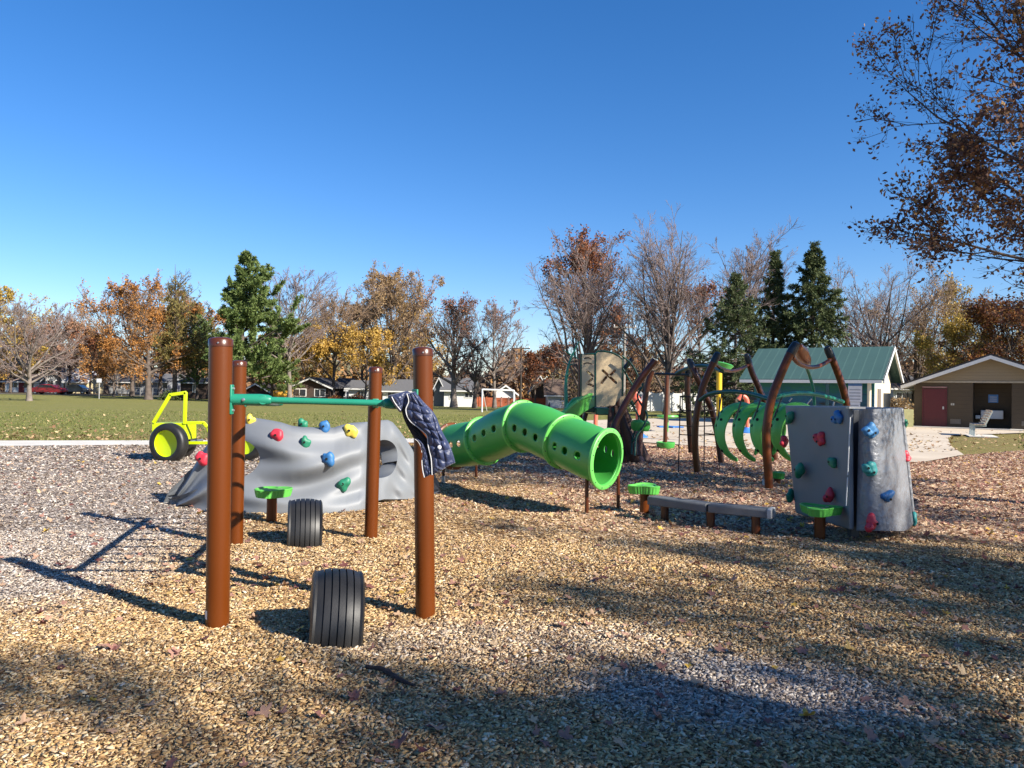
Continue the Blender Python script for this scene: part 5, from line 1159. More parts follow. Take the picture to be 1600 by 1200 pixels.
# drinking fountain in the alcove
fo = thing('drinking_fountain', O2+E1*3.3+E2*.9, 'white two-basin drinking fountain inside the dark restroom alcove', 'fountain')
mb = MB(); quad_prism(mb, O2+E1*2.85+E2*.85+UPV*.50, E1*.95, E2*.38, UPV*.42); mb.build('basin_body', WHITE, fo, bevel=.03)
mb = MB(); quad_prism(mb, O2+E1*2.62+E2*.88+UPV*.48, E1*.22, E2*.35, UPV*.18); mb.build('basin', WHITE, fo, bevel=.03)
mb = MB(); mb.tube([O2+E1*3.2+E2*.84+UPV*.8, O2+E1*3.2+E2*.80+UPV*.8], .04, 12); mb.build('push_button', STEEL, fo)
# bench seen end-on
bq = G(1528, 683); bn = thing('park_bench', bq, 'park bench seen end-on with slatted tan back before the restroom alcove', 'bench')
SL = mat('tan_slat', (.62, .46, .33), .6, var=.12, scale=5); TLG = mat('pale_teal_leg', (.42, .50, .50), .5)
bd = Vector((.42, .90, 0)).normalized(); bs = Vector((.90, -.42, 0))
for k in range(3):
    mb = MB(); p_ = bq+bd*(.1+k*.65); 
    mb.prism([(-.16, 0), (-.10, 0), (-.08, .40), (.30, .42), (.30, .47), (-.14, .46)], p_, bs, UPV, bd*.06); mb.build('leg', TLG, bn, smooth=False)
    mb = MB(); mb.prism([(.20, .44), (.27, .44), (.52, 1.02), (.46, 1.02)], p_, bs, UPV, bd*.05); mb.build('back_bracket', TLG, bn, smooth=False)
for k in range(6): mb = MB(); t = k/5; quad_prism(mb, bq+bs*(.20+.24*t)+UPV*(.48+.50*t), bd*1.6, bs*.03, UPV*.075); mb.build('back_slat', SL, bn, smooth=False)
for k in range(4): mb = MB(); quad_prism(mb, bq+bs*(-.13+.10*k)+UPV*.475, bd*1.6, bs*.08, UPV*.03); mb.build('seat_slat', SL, bn, smooth=False)
mb = MB(); quad_prism(mb, bq-bs*.3-bd*.1+UPV*.002, bd*2.0, bs*1.0, UPV*.03); mb.build('slab', CONC, bn, smooth=False)
ub = G(1417, 668); mb = MB(); mb.box((ub.x, ub.y+.3, .45), (.72, .5, .9)); o = mb.build('utility_box', mat('olive_box', (.25, .24, .10), .6), None, bevel=.03); tag(o, 'olive utility box between the textured climbing panel and the restroom', 'utility box')
# ------------------------------------------------------------------ houses across the street
def hmat(name, c, **k):
    return bpy.data.materials.get(name) or mat(name, c, .85, **k)
ROOFG = hmat('grey_shingle', (.13, .13, .135), var=.15); ROOFD = hmat('dark_shingle_far', (.05, .048, .052), var=.2); ROOFB = hmat('brown_shingle', (.14, .095, .07), var=.2); ROOFW = hmat('pale_roof', (.62, .62, .62))
WW = hmat('white_siding', (.72, .72, .70)); WG = hmat('grey_siding', (.30, .31, .32)); WD = hmat('dark_brown_siding', (.07, .045, .035)); WY = hmat('pale_yellow_siding', (.62, .52, .30)); WB = hmat('brick_brown', (.17, .075, .055)); GL = mat('window_glass', (.03, .035, .045), .12, var=.2)
def house(px0, px1, Y, hw, hr, wall, roof, label, gable=False, wins=(), depth=8, ov=.5, doors=(), name='house', trim=True, cat='house', zoff=0.0):
    a = base_at(px0, Y); b = base_at(px1, Y); z0 = min(a.z, b.z)+zoff; W = b.x-a.x; o = thing(name, Vector((a.x+W/2, Y, z0)), label, cat)
    X = Vector((1, 0, 0)); Yv = Vector((0, 1, 0)); p = Vector((a.x, Y, z0-.3))
    if gable:
        mb = MB(); mb.prism([(0, 0), (W, 0), (W, hw+.3), (W/2, hr+.3), (0, hw+.3)], p, X, UPV, Yv*depth); mb.build('wall', wall, o, smooth=False)
        s = (hr-hw)/(W/2)
        for sg in (1, -1):
            e0 = Vector((a.x-ov if sg > 0 else b.x+ov, Y-ov, z0+hw-s*ov+.02)); r_ = Vector((a.x+W/2, Y-ov, z0+hr+.02)); mb = MB(); quad_prism(mb, e0, r_-e0, Yv*(depth+2*ov), UPV*.14); rf = mb.build('roof', roof, o, smooth=False)
            if trim: mb = MB(); quad_prism(mb, e0-Yv*.03-UPV*.16, r_-e0, Yv*.05, UPV*.2); mb.build('verge_board', WHITE, rf, smooth=False)
    else:
        mb = MB(); quad_prism(mb, p, X*W, Yv*depth, UPV*(hw+.3)); mb.build('wall', wall, o, smooth=False)
        s = (hr-hw)/(depth/2)
        for sg in (1, -1):
            e0 = Vector((a.x-ov, Y-ov if sg > 0 else Y+depth+ov, z0+hw-s*ov+.02)); r_ = Vector((a.x-ov, Y+depth/2, z0+hr+.02)); mb = MB(); quad_prism(mb, e0, r_-e0, X*(W+2*ov), UPV*.12); rf = mb.build('roof', roof, o, smooth=False)
            if trim and sg > 0: mb = MB(); quad_prism(mb, e0-Yv*.03-UPV*.14, X*(W+2*ov), Yv*.05, UPV*.16); mb.build('gutter', WHITE, rf, smooth=False)
        for x in (a.x, b.x-.15): mb = MB(); mb.prism([(.02, hw), (depth-.02, hw), (depth/2, hr-.08)], (x, Y, z0), Yv, UPV, X*.15); mb.build('gable', wall, o, smooth=False)
    for (u, z, w_, h_) in wins:
        mb = MB(); quad_prism(mb, Vector((a.x+W*u-w_/2-.1, Y-.05, z0+z-.1)), X*(w_+.2), Yv*.06, UPV*(h_+.2)); wn_ = mb.build('window', WHITE, o, smooth=False)
        mb = MB(); quad_prism(mb, Vector((a.x+W*u-w_/2, Y-.065, z0+z)), X*w_, Yv*.03, UPV*h_); mb.build('pane', GL, wn_, smooth=False)
        mb = MB(); quad_prism(mb, Vector((a.x+W*u-.03, Y-.075, z0+z)), X*.06, Yv*.02, UPV*h_); mb.build('mullion', WHITE, wn_, smooth=False)
    for (u, w_, h_, m_) in doors:
        mb = MB(); quad_prism(mb, Vector((a.x+W*u-w_/2, Y-.06, z0)), X*w_, Yv*.05, UPV*h_); d = mb.build('door', m_, o, smooth=False)
        mb = MB(); quad_prism(mb, Vector((a.x+W*u+w_*.36, Y-.10, z0+.95)), X*.08, Yv*.04, UPV*.08); mb.build('handle', STEEL, d, smooth=False)
    return o
GD = hmat('garage_door_cream', (.66, .56, .34)); DR = hmat('dark_red_door', (.2, .03, .03))
house(8, 61, 128, 1.9, 3.0, WW, ROOFB, 'low white house with brown roof at the far left edge', wins=((.25, .8, 1.2, .9), (.7, .8, 1.6, .9)), doors=((.48, .9, 1.8, DR),))
house(70, 99, 127, 2.4, 4.1, WW, ROOFG, 'white gabled house with two windows right behind the red car', True, wins=((.30, 1.0, .9, 1.0), (.72, 1.0, .9, 1.0)))
house(103, 136, 126, 2.0, 3.6, WY, ROOFW, 'cream garage with pale roof behind the dark parked car', False, doors=((.42, 2.4, 1.7, GD),), name='garage', cat='garage')
house(150, 206, 132, 2.1, 3.2, WG, ROOFD, 'grey shadowed house behind the orange maples left of the big pine', wins=((.2, .8, 1.2, 1), (.6, .8, 1.2, 1), (.88, .8, .8, 1)))
house(208, 262, 122, 2.2, 3.3, WG, ROOFG, 'pale grey house with a square window beside the dark maple trunk', wins=((.15, .9, .8, .9), (.85, .9, 1.5, 1.1)))
house(282, 322, 96, 2.1, 2.6, WD, ROOFD, 'dark brown bungalow with small white window beyond the play truck', wins=((.58, .9, .5, .8),), trim=True)
house(380, 421, 104, 1.2, 2.2, WB, ROOFB, 'reddish brown low gabled shed left of the yellow wall', True, name='shed', cat='shed', depth=6)
house(423, 447, 92, 1.55, 2.05, hmat('orange_yellow_wall', (.72, .38, .05), var=.1), ROOFB, 'small bright yellow shed behind the teal ladder bar', False, name='shed', cat='shed', depth=3, trim=False, ov=.1)
house(455, 515, 95, 2.05, 3.1, WD, ROOFD, 'dark house with white gable trim and paned window behind the yellow maple', True, wins=((.22, .9, 1.5, .8), (.75, .9, 1.2, .8)))
house(470, 540, 110, 1.9, 3.4, WG, ROOFD, 'long dark-roofed house partly behind the white-trimmed gable', wins=((.9, .9, 1.2, .8),))
house(545, 576, 98, 2.1, 3.0, WW, ROOFG, 'white house whose wall shows just left of the rear right brown post', wins=((.6, .7, .8, 1.0),))
house(598, 646, 100, 2.0, 3.3, WW, ROOFG, 'white house with grey roof seen above the jacket', wins=((.3, .8, 1.0, .9),))
house(678, 694, 96, 2.3, 3.6, hmat('grey_blue_siding', (.17, .19, .22)), ROOFG, 'grey gabled garage right of the front right brown post', True, name='garage', cat='garage', depth=9)
house(694, 738, 95, 2.15, 3.5, WW, ROOFG, 'white house with grey hip roof behind the big brown maple', wins=((.88, 1.2, .9, .5), (.3, 1.0, .6, .6)))
house(775, 806, 118, 2.0, 3.1, WW, ROOFW, 'far white house with pale roof over the red fence inside the goal frame', True)
house(831, 856, 104, 2.6, 4.3, hmat('brown_siding', (.10, .075, .055)), ROOFB, 'brown gabled barn right of the dark utility pole', True, name='barn', cat='barn')
house(856, 884, 98, 1.8, 3.6, WW, ROOFB, 'white garage with brown roof above the far end of the tunnel', name='garage', cat='garage', doors=((.5, 2.2, 1.5, PAPER),))
house(1135, 1185, 82, 2.6, 4.2, WW, ROOFG, 'white house glimpsed behind the arch climber left of the pavilion', wins=((.3, 1, 1, 1),))
house(1396, 1440, 74, 2.6, 4.0, WW, ROOFG, 'white house glimpsed between the pavilion and the restroom', wins=((.3, 1, 1, 1), (.7, 1, 1, 1)))
# white fence behind the climbers, red fence behind the goal
def fence(px0, px1, Y, h, m, label, n, name='fence', rails=False):
    a, b = base_at(px0, Y), base_at(px1, Y); o = thing(name, a, label, 'fence'); d = (b-a)
    for k in range(n):
        p = a+d*(k/n); q = a+d*((k+1)/n); mb = MB(); quad_prism(mb, p+Vector((.08, 0, .03)), (q-p)-Vector((.16, 0, 0)), Vector((0, .04, 0)), UPV*(h-.06)); mb.build('panel', m, o, smooth=False)
    for k in range(n+1): p = a+d*(k/n); mb = MB(); mb.box(p+UPV*(h/2+.03), (.13, .13, h+.1)); mb.build('post', m, o, smooth=False)
    return o
fence(985, 1118, 72, 1.75, mat('white_vinyl', (.78, .77, .74), .6, var=.05), 'white vinyl fence dappled with tree shade behind the spinner pole', 8)
fence(738, 852, 100, 1.25, mat('red_stained_wood', (.36, .09, .035), .8, var=.2, scale=3), 'low red-stained wooden fence behind the goal frame', 10)
# chain-link fence hints along the left lots
cf = thing('chain_link_fence', base_at(250, 104), 'thin grey chain-link fence along the lots left of the big pine', 'fence')
cl = mat('galvanised', (.35, .35, .35), .5)
a, b = base_at(190, 103), base_at(330, 99)
for k in range(15): p = a.lerp(b, k/14); mb = MB(); mb.tube([p, p+UPV*1.2], .03, 6); mb.build('post', cl, cf)
for z in (.6, 1.2): mb = MB(); mb.tube([a+UPV*z, b+UPV*z], .022, 6); mb.build('rail', cl, cf)
# ------------------------------------------------------------------ parked cars
def car(px, Y, L, label, paintm, flip=False, hat=.62):
    b = base_at(px, Y); o = thing('parked_car', b, label, 'car'); s = -1 if flip else 1
    prof = [(-L/2, .38), (-L/2+.05, .75), (-L/2+.25, .92), (-L*.33, .98), (-L*.18, 1.38), (-.0, 1.46), (L*.16, 1.40), (L*.29, 1.0), (L*.44, .88), (L/2-.02, .68), (L/2, .36), (L*.40, .28), (-L*.42, .28)]
    mb = MB(); mb.prism([(s*x, z) for x, z in prof], b-Vector((0, .85, 0)), (1, 0, 0), (0, 0, 1), (0, 1.7, 0)); mb.build('body', paintm, o, bevel=.09, bseg=3)
    for g in ([(-L*.30, .98), (-L*.18, 1.31), (-.03, 1.38), (-.03, .98)], [(.05, .98), (.05, 1.38), (L*.15, 1.33), (L*.26, 1.0)]):
        mb = MB(); mb.prism([(s*x, z) for x, z in g], b-Vector((0, .872, 0)), (1, 0, 0), (0, 0, 1), (0, 1.744, 0)); mb.build('window', GL, o, smooth=False)
    for x in (-L*.31, L*.31):
        for y in (-.80, .62):
            mb = MB(); mb.lathe([(0, -.02), (.2, -.02), (.24, 0), (.33, 0), (.33, .2), (0, .2)], b+Vector((s*x, y, .33)), Matrix.Rotation(R(-90), 3, 'X'), 20); w_ = mb.build('wheel', RUBBER, o)
            if y < 0: mb = MB(); mb.lathe([(0, -.04), (.18, -.03), (.19, 0)], b+Vector((s*x, y, .33)), Matrix.Rotation(R(-90), 3, 'X'), 16); mb.build('rim', STEEL, w_)
    mb = MB(); mb.box(b+Vector((s*(L/2-.08), -.6, .7)), (.2, .3, .14)); mb.build('headlight', PAPER, o, bevel=.02)
    mb = MB(); mb.box(b+Vector((-s*(L/2-.1), -.6, .8)), (.16, .3, .16)); mb.build('tail_light', HC['red'], o, bevel=.02)
car(76, 107.5, 4.6, 'dark red car parked at the street behind the small bare lawn tree', mat('dark_red_paint', (.28, .008, .018), .2, coat=.6, var=.03), True)
car(120, 119, 4.2, 'small dark blue-grey car parked in front of the cream garage', mat('blue_grey_paint', (.035, .045, .065), .25, coat=.6, var=.03))
# ------------------------------------------------------------------ goal, sign, poles
GW = mat('goal_white', (.72, .72, .72), .5)
gl_ = thing('goal_frame', base_at(778, 57), 'white soccer goal frame on the field behind the tunnel', 'goal'); a, b = base_at(753.5, 55), base_at(803, 60)
for p in (a, b): mb = MB(); mb.tube([p, p+UPV*(1.62)], .06, 12); mb.build('post', GW, gl_)
mb = MB(); mb.tube([a+UPV*1.62, b+UPV*1.62], .06, 12); mb.build('crossbar', GW, gl_)
for p in (a, b): mb = MB(); mb.tube([p+UPV*1.6, p+Vector((.3, 1.6, .03)), ], .03, 8); mb.build('back_stay', GW, gl_)
sg = thing('park_sign', base_at(155.5, 82), 'small white sign on a thin pole at the far edge of the field', 'sign'); b = base_at(155, 82)
mb = MB(); mb.tube([b, b+UPV*2.1], .05, 8); mb.build('pole', cl, sg); mb = MB(); mb.box(b+UPV*1.95+Vector((0, -.07, 0)), (.52, .04, .42)); mb.build('sign_board', PAPER, sg, bevel=.01)
def upole(px, Y, ytop, label, m, lamp=False, arms=1, r=.14):
    b = base_at(px, Y); t = P(px+1, ytop, Y); o = thing('utility_pole', b, label, 'utility pole'); h = t.z-b.z
    mb = MB(); mb.tube([b, Vector((t.x, t.y, t.z))], [r, r*.7], 12); mb.build('pole', m, o)
    for k in range(arms): mb = MB(); mb.box(Vector((t.x, t.y-.12, t.z-.25-k*.9)), (2.0, .1, .12)); mb.build('crossarm', m, o, smooth=False)
    if arms: 
        for x in (-.9, -.35, .35, .9): mb = MB(); mb.lathe([(.05, 0), (.05, .12), (.02, .16)], Vector((t.x+x, t.y-.12, t.z-.19)), None, 8); mb.build('insulator', GW, o)
    if lamp: mb = MB(); mb.tube(spline([Vector((t.x, t.y, t.z-.8)), Vector((t.x-.6, t.y, t.z-.5)), Vector((t.x-1.3, t.y, t.z-.45))], 8), .05, 8); ar = mb.build('lamp_arm', cl, o); mb = MB(); mb.ball((t.x-1.55, t.y, t.z-.5), (.42, .2, .12)); mb.build('lamp_head', GW, ar)
    return o
WP = mat('weathered_pole', (.05, .038, .03), .9); WP2 = mat('silver_pole', (.30, .27, .24), .9)
upole(813.5, 88, 541, 'dark brown utility pole with crossarm behind the goal', WP)
upole(975, 66, 507, 'pale weathered utility pole with crossarm rising behind the play tower', WP2)
upole(183, 112, 534, 'utility pole carrying a street lamp in front of the orange maples', WP2, True, 0)
upole(103, 116, 545, 'slim pale pole left of the cream garage', WP2, False, 0, .10)
# two faint white and red props seen against the tree line

# broken stick lying on the chips in front
q = [G(572, 1050), G(600, 1058), G(622, 1070), G(648, 1083)]; ps = spline([Vector((p.x, p.y, .03+.008*(i % 2))) for i, p in enumerate(q)], 20)
mb = MB(); mb.tube(ps, [.004+.012*math.sin(math.pi*(.15+.8*i/20))*(1+.25*math.sin(i*1.7)) for i in range(21)], 8); o = mb.build('fallen_stick', mat('damp_bark', (.05, .03, .025), .9, var=.4, scale=30, bump=.6, bscale=80), None)
tag(o, 'broken dark stick lying on the chips right of the nearest tyre', 'stick')
# ------------------------------------------------------------------ trees
def lm(name, cols, tr=.25): n = len(cols); return ramp_mat(name, [(i/(n-1), c) for i, c in enumerate(cols)], .75, transl=tr)
LF_ORANGE = lm('orange_leaf', [(.22, .09, .03), (.42, .19, .05), (.58, .28, .08)])
LF_RUST = lm('rust_leaf', [(.13, .045, .022), (.27, .10, .045), (.40, .17, .08)])
LF_YEL = lm('yellow_leaf', [(.34, .19, .035), (.55, .34, .07), (.68, .46, .13)])
LF_GOLD = lm('gold_leaf', [(.30, .19, .035), (.52, .36, .07), (.62, .46, .12)])
LF_TAN = lm('tan_leaf', [(.22, .13, .06), (.38, .25, .12), (.50, .35, .18)])
LF_DRED = lm('dark_red_leaf', [(.10, .03, .02), (.20, .07, .03), (.34, .18, .04)])
LF_PINK = lm('salmon_leaf', [(.28, .13, .08), (.42, .22, .13), (.52, .30, .18)])
LF_BROWN = lm('brown_leaf', [(.07, .035, .025), (.16, .08, .05), (.30, .16, .085), (.40, .22, .07)])
ND_PINE = lm('pine_needle', [(.08, .13, .04), (.15, .21, .06), (.25, .31, .10)], .15)
ND_SPR = lm('spruce_needle', [(.045, .07, .03), (.09, .12, .045), (.16, .18, .075)], .12)
ND_LARCH = lm('larch_needle', [(.16, .13, .04), (.28, .20, .06), (.22, .22, .08)], .2)
TW_LIL = mat('lilac_twig', (.25, .185, .165), .9, var=.2, scale=.5); TW_TAN = mat('tan_twig', (.30, .20, .125), .9, var=.2, scale=.5); TW_DK = mat('dark_twig', (.13, .095, .08), .9, var=.2, scale=.5)
TREES = 0
def T(px, Y, pytop, wpx, label, seed, lf=None, n=0, ls=.24, twig=TWIG, bark=None, name='bare_tree', tr=None, **kw):
    b = base_at(px, Y); top = P(px, pytop, Y).z; h = (top-b.z)*.97; w = wpx*Y/F*1.5; n = int(n*1.7); ls = ls*.86
    kw.setdefault('twr', .011*Y/80+.002)
    return make_tree(name, b, seed, label, 'tree', None, bark, lf, twig, h=h, w=w, trunk_r=tr or h*.020, leaves=n, lsize=ls, **kw)
def kinds(k): return dict(limbs=20, l2=9, l3=8, l4=4) if k == 'big' else dict(limbs=15, l2=8, l3=7, l4=3)
S_ = kinds('small'); B_ = kinds('big')
# left group, from the left edge to the two brown posts
T(-4, 112, 456, 110, 'golden brown tree cut by the left edge of the picture', 101, LF_GOLD, 6000, .34, TW_TAN, name='maple_tree', **B_)
T(46, 68, 482, 118, 'small bare pale-trunked tree standing alone on the lawn at left', 102, twig=TW_LIL, bark=BARKL, tr=.22, clear=.18, ang=(20, 70), **B_)
T(92, 118, 470, 52, 'slender bare tree with upright top behind the red car', 103, twig=TW_LIL, **S_)
T(108, 120, 500, 90, 'salmon-leaved round tree above the cream garage', 104, LF_PINK, 3600, .36, TW_TAN, name='maple_tree', **S_)
T(72, 134, 505, 76, 'dusty pink tree behind the white gabled house', 105, LF_PINK, 2200, .34, TW_TAN, name='maple_tree', **S_)
T(140, 116, 520, 70, 'rusty low-crowned tree right of the cream garage', 106, LF_RUST, 2600, .34, TW_TAN, name='maple_tree', **S_)
T(166, 126, 450, 84, 'bare-topped grey tree rising behind the big orange maple', 107, LF_PINK, 500, .3, TW_LIL, **S_)
T(206, 102, 446, 128, 'broad orange-brown maple left of the big green pine', 108, LF_ORANGE, 7000, .32, TW_TAN, name='maple_tree', clear=.22, ang=(15, 75), **B_)
T(178, 98, 535, 70, 'bright orange low maple behind the street lamp pole', 109, LF_ORANGE, 3600, .30, TW_TAN, name='maple_tree', clear=.15, **S_)
T(232, 84, 490, 86, 'dark-trunked maple with wide olive and orange lower limbs', 110, LF_ORANGE, 2600, .26, TW_TAN, BARK, name='maple_tree', tr=.38, clear=.25, ang=(30, 80), **S_)
make_conifer('larch_tree', base_at(273, 86), 111, 'half-bare feathery larch with grey pointed top left of the pine', 15.2, 11.6, 'pine', ND_LARCH, 28188, BARK, .20, bareness=1.05)
make_conifer('pine_tree', base_at(308, 92), 112, 'low green pine boughs between the larch and the big pine', 10.0, 10.1, 'pine', ND_PINE, 31711, BARK, .15)
make_conifer('pine_tree', base_at(376, 82), 113, 'tallest green white pine behind the two left brown posts', 16.0, 13.8, 'pine', ND_PINE, 91611, BARK, .12)
make_conifer('pine_tree', base_at(425, 90), 114, 'lower green pine filling in right of the tallest pine', 9.8, 8.1, 'pine', ND_PINE, 31711, BARK, .10)
T(453, 88, 424, 84, 'slim bare grey tree right of the tall pine', 115, twig=TW_LIL, bark=BARKL, clear=.32, ang=(14, 48), **B_)
T(520, 96, 458, 116, 'yellow-leaved maple with bare grey top above the teal bar', 116, LF_YEL, 8000, .32, TW_TAN, BARK, name='maple_tree', leaf_lo=.62, clear=.25, **B_)
T(478, 108, 498, 80, 'amber-leaved tree behind the slim bare grey tree', 117, LF_YEL, 4500, .32, TW_TAN, name='maple_tree', leaf_lo=.8, **S_)
T(570, 92, 520, 76, 'bright yellow low tree left of the rear right brown post', 118, LF_YEL, 4200, .30, TW_TAN, name='maple_tree', **S_)
T(612, 106, 430, 128, 'largest straw-coloured twiggy tree behind the rear right post', 119, LF_TAN, 9000, .30, TW_TAN, BARK, name='maple_tree', clear=.2, ang=(12, 52), limbs=22, l2=9, l3=8, l4=4)
T(662, 118, 520, 70, 'pale straw tree in the gap right of the largest twiggy tree', 120, LF_TAN, 3500, .3, TW_TAN, name='maple_tree', **S_)
T(709, 84, 470, 92, 'brown round-headed tree with thick forked trunk right of the front post', 121, LF_RUST, 1700, .26, TWIG, BARKL, name='maple_tree', tr=.36, clear=.22, ang=(14, 56), limbs=22, l2=9, l3=8, l4=4)
T(742, 80, 528, 44, 'dark slim tree between the brown tree and the bare goal-side tree', 122, twig=TW_DK, tr=.25, **S_)
T(773, 82, 474, 92, 'bare grey-brown spreading tree above the soccer goal', 123, LF_RUST, 250, .24, TW_LIL, BARKL, clear=.2, ang=(16, 62), **B_)
T(836, 100, 556, 50, 'rusty shrub-like tree beside the dark utility pole', 124, LF_RUST, 2400, .28, TWIG, name='maple_tree', **S_)
T(858, 98, 540, 50, 'small russet tree above the white garage', 125, LF_RUST, 2200, .28, TWIG, name='maple_tree', **S_)
T(566, 114, 474, 96, 'straw and gold crown filling in between the yellow maple and the largest twiggy tree', 143, LF_TAN, 5500, .32, TW_TAN, name='maple_tree', **S_)
T(640, 112, 478, 78, 'gold-tinged crown tucked behind the right flank of the largest twiggy tree', 144, LF_YEL, 4200, .32, TW_TAN, name='maple_tree', **S_)
T(300, 112, 470, 100, 'burnt-orange crown showing behind the larch and the low pine boughs', 145, LF_ORANGE, 6500, .34, TW_TAN, name='maple_tree', **S_)
T(250, 118, 452, 90, 'thin tan tree rising between the broad orange maple and the larch', 146, LF_TAN, 3000, .32, TW_TAN, name='maple_tree', **S_)
T(16, 122, 500, 70, 'low yellow crown near the left edge over the white house', 147, LF_YEL, 3600, .34, TW_TAN, name='maple_tree', **S_)
# group behind the tower and climbers
T(905, 60, 402, 132, 'vase-shaped bare tree with dark fanning limbs left of the tower', 126, twig=TW_LIL, vase=True, ang=(5, 34), limbs=15, l2=9, l3=8, l4=4, clear=.2, tr=.24, bark=TW_DK)
T(934, 70, 370, 92, 'tall rust-brown leafy oak directly above the cream tower', 127, LF_RUST, 6500, .26, TWIG, TW_DK, name='oak_tree', clear=.3, ang=(14, 48), **B_)
T(968, 78, 500, 70, 'ragged rust and olive tree right behind the tower', 128, LF_RUST, 2600, .24, TWIG, name='oak_tree', **S_)
T(1042, 57, 338, 160, 'tallest bare many-stemmed tree behind the spinner pole', 129, twig=TW_LIL, vase=True, ang=(4, 31), limbs=20, l2=10, l3=9, l4=4, clear=.14, tr=.24, bark=BARK)
T(1005, 74, 470, 80, 'thin grey twiggy tree left of the tallest bare tree', 130, LF_TAN, 500, .2, TW_TAN, **S_)
T(1095, 70, 452, 80, 'copper-leaved tree showing through the tallest bare tree', 131, LF_RUST, 2600, .24, TWIG, name='oak_tree', **S_)
T(1168, 84, 378, 74, 'pale bare tree whose top shows between the dark spruces', 132, twig=TW_LIL, clear=.3, ang=(10, 40), **B_)
make_conifer('spruce_tree', base_at(1150, 50), 133, 'leftmost and broadest dark spruce behind the arch climber', 9.4, 8.4, 'spruce', ND_SPR, 70470, BARK, .06)
make_conifer('spruce_tree', base_at(1206, 62), 134, 'narrow dark spruce in the middle of the three', 13.2, 6.2, 'spruce', ND_SPR, 52852, BARK, .08)
make_conifer('spruce_tree', base_at(1270, 60), 135, 'tallest conical spruce rising above the green pavilion roof', 13.6, 9.2, 'spruce', ND_SPR, 84564, BARK, .08)
T(1338, 78, 450, 60, 'thin grey bare tree right beside the tallest spruce', 136, twig=TW_LIL, vase=True, ang=(5, 30), limbs=8, l2=7, l3=7, l4=3, clear=.2)
T(1368, 72, 412, 108, 'bare tree with long leaning limbs over the pavilion gable', 137, LF_TAN, 350, .2, TW_LIL, vase=True, ang=(5, 32), limbs=12, l2=9, l3=8, l4=4, clear=.15, bark=BARK)
T(1428, 74, 444, 112, 'tan-leaved twiggy tree between the pavilion and the restroom', 138, LF_TAN, 3200, .22, TW_TAN, name='maple_tree', vase=True, ang=(8, 50), limbs=14, l2=9, l3=8, l4=4, clear=.15)
T(1484, 80, 446, 66, 'golden-topped tree above the restroom roof', 139, LF_GOLD, 4200, .26, TW_TAN, name='maple_tree', **S_)
T(1508, 66, 505, 84, 'yellow-green lower tree above the restroom ridge', 140, LF_GOLD, 6500, .22, TW_TAN, name='maple_tree', **S_)
T(1586, 62, 468, 120, 'dense dark red and gold tree at the right edge behind the restroom', 141, LF_DRED, 11000, .24, TW_DK, name='oak_tree', **B_)
T(1552, 72, 482, 90, 'dim gold tree wedged between the yellow and the dark red trees', 142, LF_GOLD, 4500, .24, TW_DK, name='maple_tree', **S_)
# far-off wood closing the horizon
rngw = np.random.default_rng(77); n = 90000
wx = rngw.uniform(-190, 190, n); wy = rngw.uniform(138, 172, n)
prof = 8.5+2.2*np.sin(wx*.11)+1.6*np.sin(wx*.29+1)+1.2*np.sin(wx*.7+2); wz = np.array([0])+rngw.uniform(0, 1, n)**1.15*prof-1
c = np.stack([wx, wy, wz], 1); V, Fq = leaf_quads(rngw, c, 1.15, .6)
cvv = np.clip(.5+.5*np.sin(wx*.13)+rngw.normal(0, .16, n), 0, 1)
wd = np_mesh('distant_wood', V, Fq, ramp_mat('distant_leaf', [(0, (.13, .095, .075)), (.35, (.20, .13, .085)), (.6, (.27, .15, .07)), (.8, (.34, .18, .06)), (1, (.13, .12, .07))], .9), cv=cvv)
tag(wd, 'brown and russet mass of far woods behind the houses', 'woods', kind='stuff')
# brush behind the tower and the climbers
n = 26000; bx = rngw.uniform(6, 46, n); by = rngw.uniform(76, 96, n); pr = 4.4+1.2*np.sin(bx*.5)+.8*np.sin(bx*1.3+1); bz = rngw.uniform(0, 1, n)**.9*pr-.4
V, Fq = leaf_quads(rngw, np.stack([bx, by, bz], 1), .36, .4)
br_ = np_mesh('brush', V, Fq, ramp_mat('brush_leaf', [(0, (.07, .05, .038)), (.5, (.15, .10, .07)), (.8, (.24, .15, .085)), (1, (.16, .15, .07))], .9), cv=rngw.uniform(0, 1, n))
tag(br_, 'tangled brown brush behind the white fence and tower', 'brush', kind='stuff')
# hedges and shrubs near the houses
def shrub(px, Y, w, h, m, label, seed, n=1500, s=.16):
    rg = np.random.default_rng(seed); b = base_at(px, Y); o = thing('shrub', b, label, 'shrub'); d = nrm(rg.normal(0, 1, (n, 3))); d[:, 2] = np.abs(d[:, 2]); r = rg.uniform(.55, 1, n)[:, None]*(1+.15*np.sin(d[:, :1]*5+seed)*np.cos(d[:, 1:2]*4))
    c = np.array(b)+d*r*np.array([w/2, w/2, h]); V, Fq = leaf_quads(rg, c, s, .7); np_mesh('foliage', V, Fq, m, o, cv=rg.uniform(0, 1, n))
    st = polylines(rg, np.repeat(np.array([b]), 7, 0), rg.normal(0, .35, (7, 3))+np.array([0, 0, 1]), np.full(7, h*.8), 4); v, f = tubes(st, np.full((7, 5), .025), 4); np_mesh('stems', v, f, BARK, o)
GRB = lm('shrub_green', [(.03, .05, .02), (.07, .10, .035), (.12, .15, .05)])
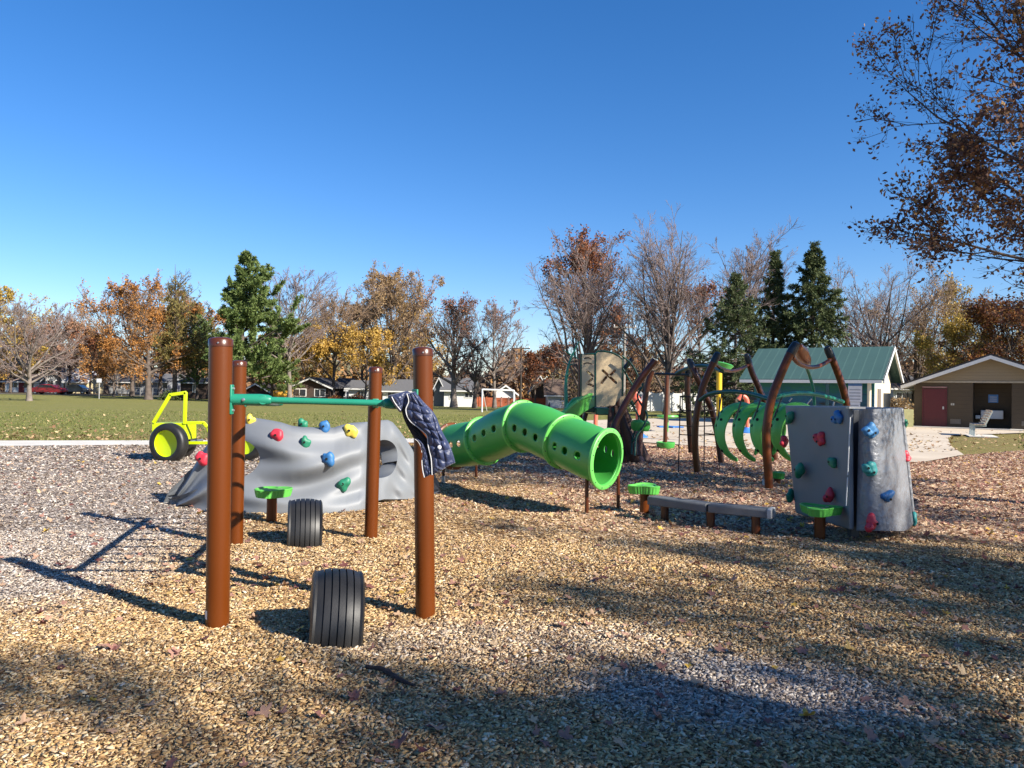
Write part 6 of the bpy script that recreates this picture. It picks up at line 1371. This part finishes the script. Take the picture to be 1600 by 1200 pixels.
shrub(555, 94, 3.0, 1.3, LF_DRED, 'dark red rounded shrub before the white house', 201)
shrub(525, 92, 3.2, 1.1, LF_DRED, 'low wine-coloured shrub at the foot of the yellow maple', 202)
shrub(268, 84, 2.6, 1.2, GRB, 'green shrub at the foot of the larch', 203)
shrub(985, 66, 3.0, 1.8, GRB, 'olive shrub at the left end of the white fence', 204)
shrub(1205, 58, 3.2, 1.8, GRB, 'dark green shrub under the spruces beside the pavilion', 205)
shrub(1404, 52, 2.2, 1.6, LF_TAN, 'dry tan shrub in the gap beside the restroom', 206)
# ------------------------------------------------------------------ near trees
TW_N = mat('near_twig', (.055, .042, .036), .9, var=.25, scale=2)
LF_NEAR = lm('near_leaf', [(.07, .04, .035), (.15, .08, .06), (.27, .14, .08), (.36, .22, .08)], .22)
def near_tree(name, base, seed, label, h, w, leaves, ls, **kw):
    return make_tree(name, base, seed, label, 'tree', None, BARK, LF_NEAR, TW_N, h=h, w=w, leaves=leaves, lsize=ls, **kw)
near_tree('maple_tree', (9.45, 9.8, 0), 312, 'near half-bare tree with brown leaves reaching in at the upper right', 9.3, 9.1, 95000, .07, trunk_r=.17, clear=.31, limbs=46, l2=11, l3=9, l4=4, ang=(16, 70), twr=.004, lr1=.28, lspread=.14, droop=.0, up=.035)
# trees standing behind and right of the camera; only their shade reaches the picture
near_tree('maple_tree', (6.9, -6.9, 0), 401, 'maple right behind the viewer shading the chips in front', 8.2, 6.5, 13000, .13, trunk_r=.30, clear=.2, limbs=18, l2=7, l3=6, l4=3, ang=(20, 70), twr=.009, lspread=.35)
near_tree('maple_tree', (13.3, -5.0, 0), 402, 'middle maple of the row to the right behind the viewer', 9.0, 7.5, 9000, .14, trunk_r=.32, clear=.2, limbs=18, l2=7, l3=6, l4=3, ang=(20, 70), twr=.009, lspread=.35)
near_tree('maple_tree', (16.1, -3.6, 0), 403, 'rightmost maple of the row behind the viewer', 10.2, 9.0, 13000, .14, trunk_r=.28, clear=.2, limbs=18, l2=7, l3=6, l4=3, ang=(20, 70), twr=.009, lspread=.35)
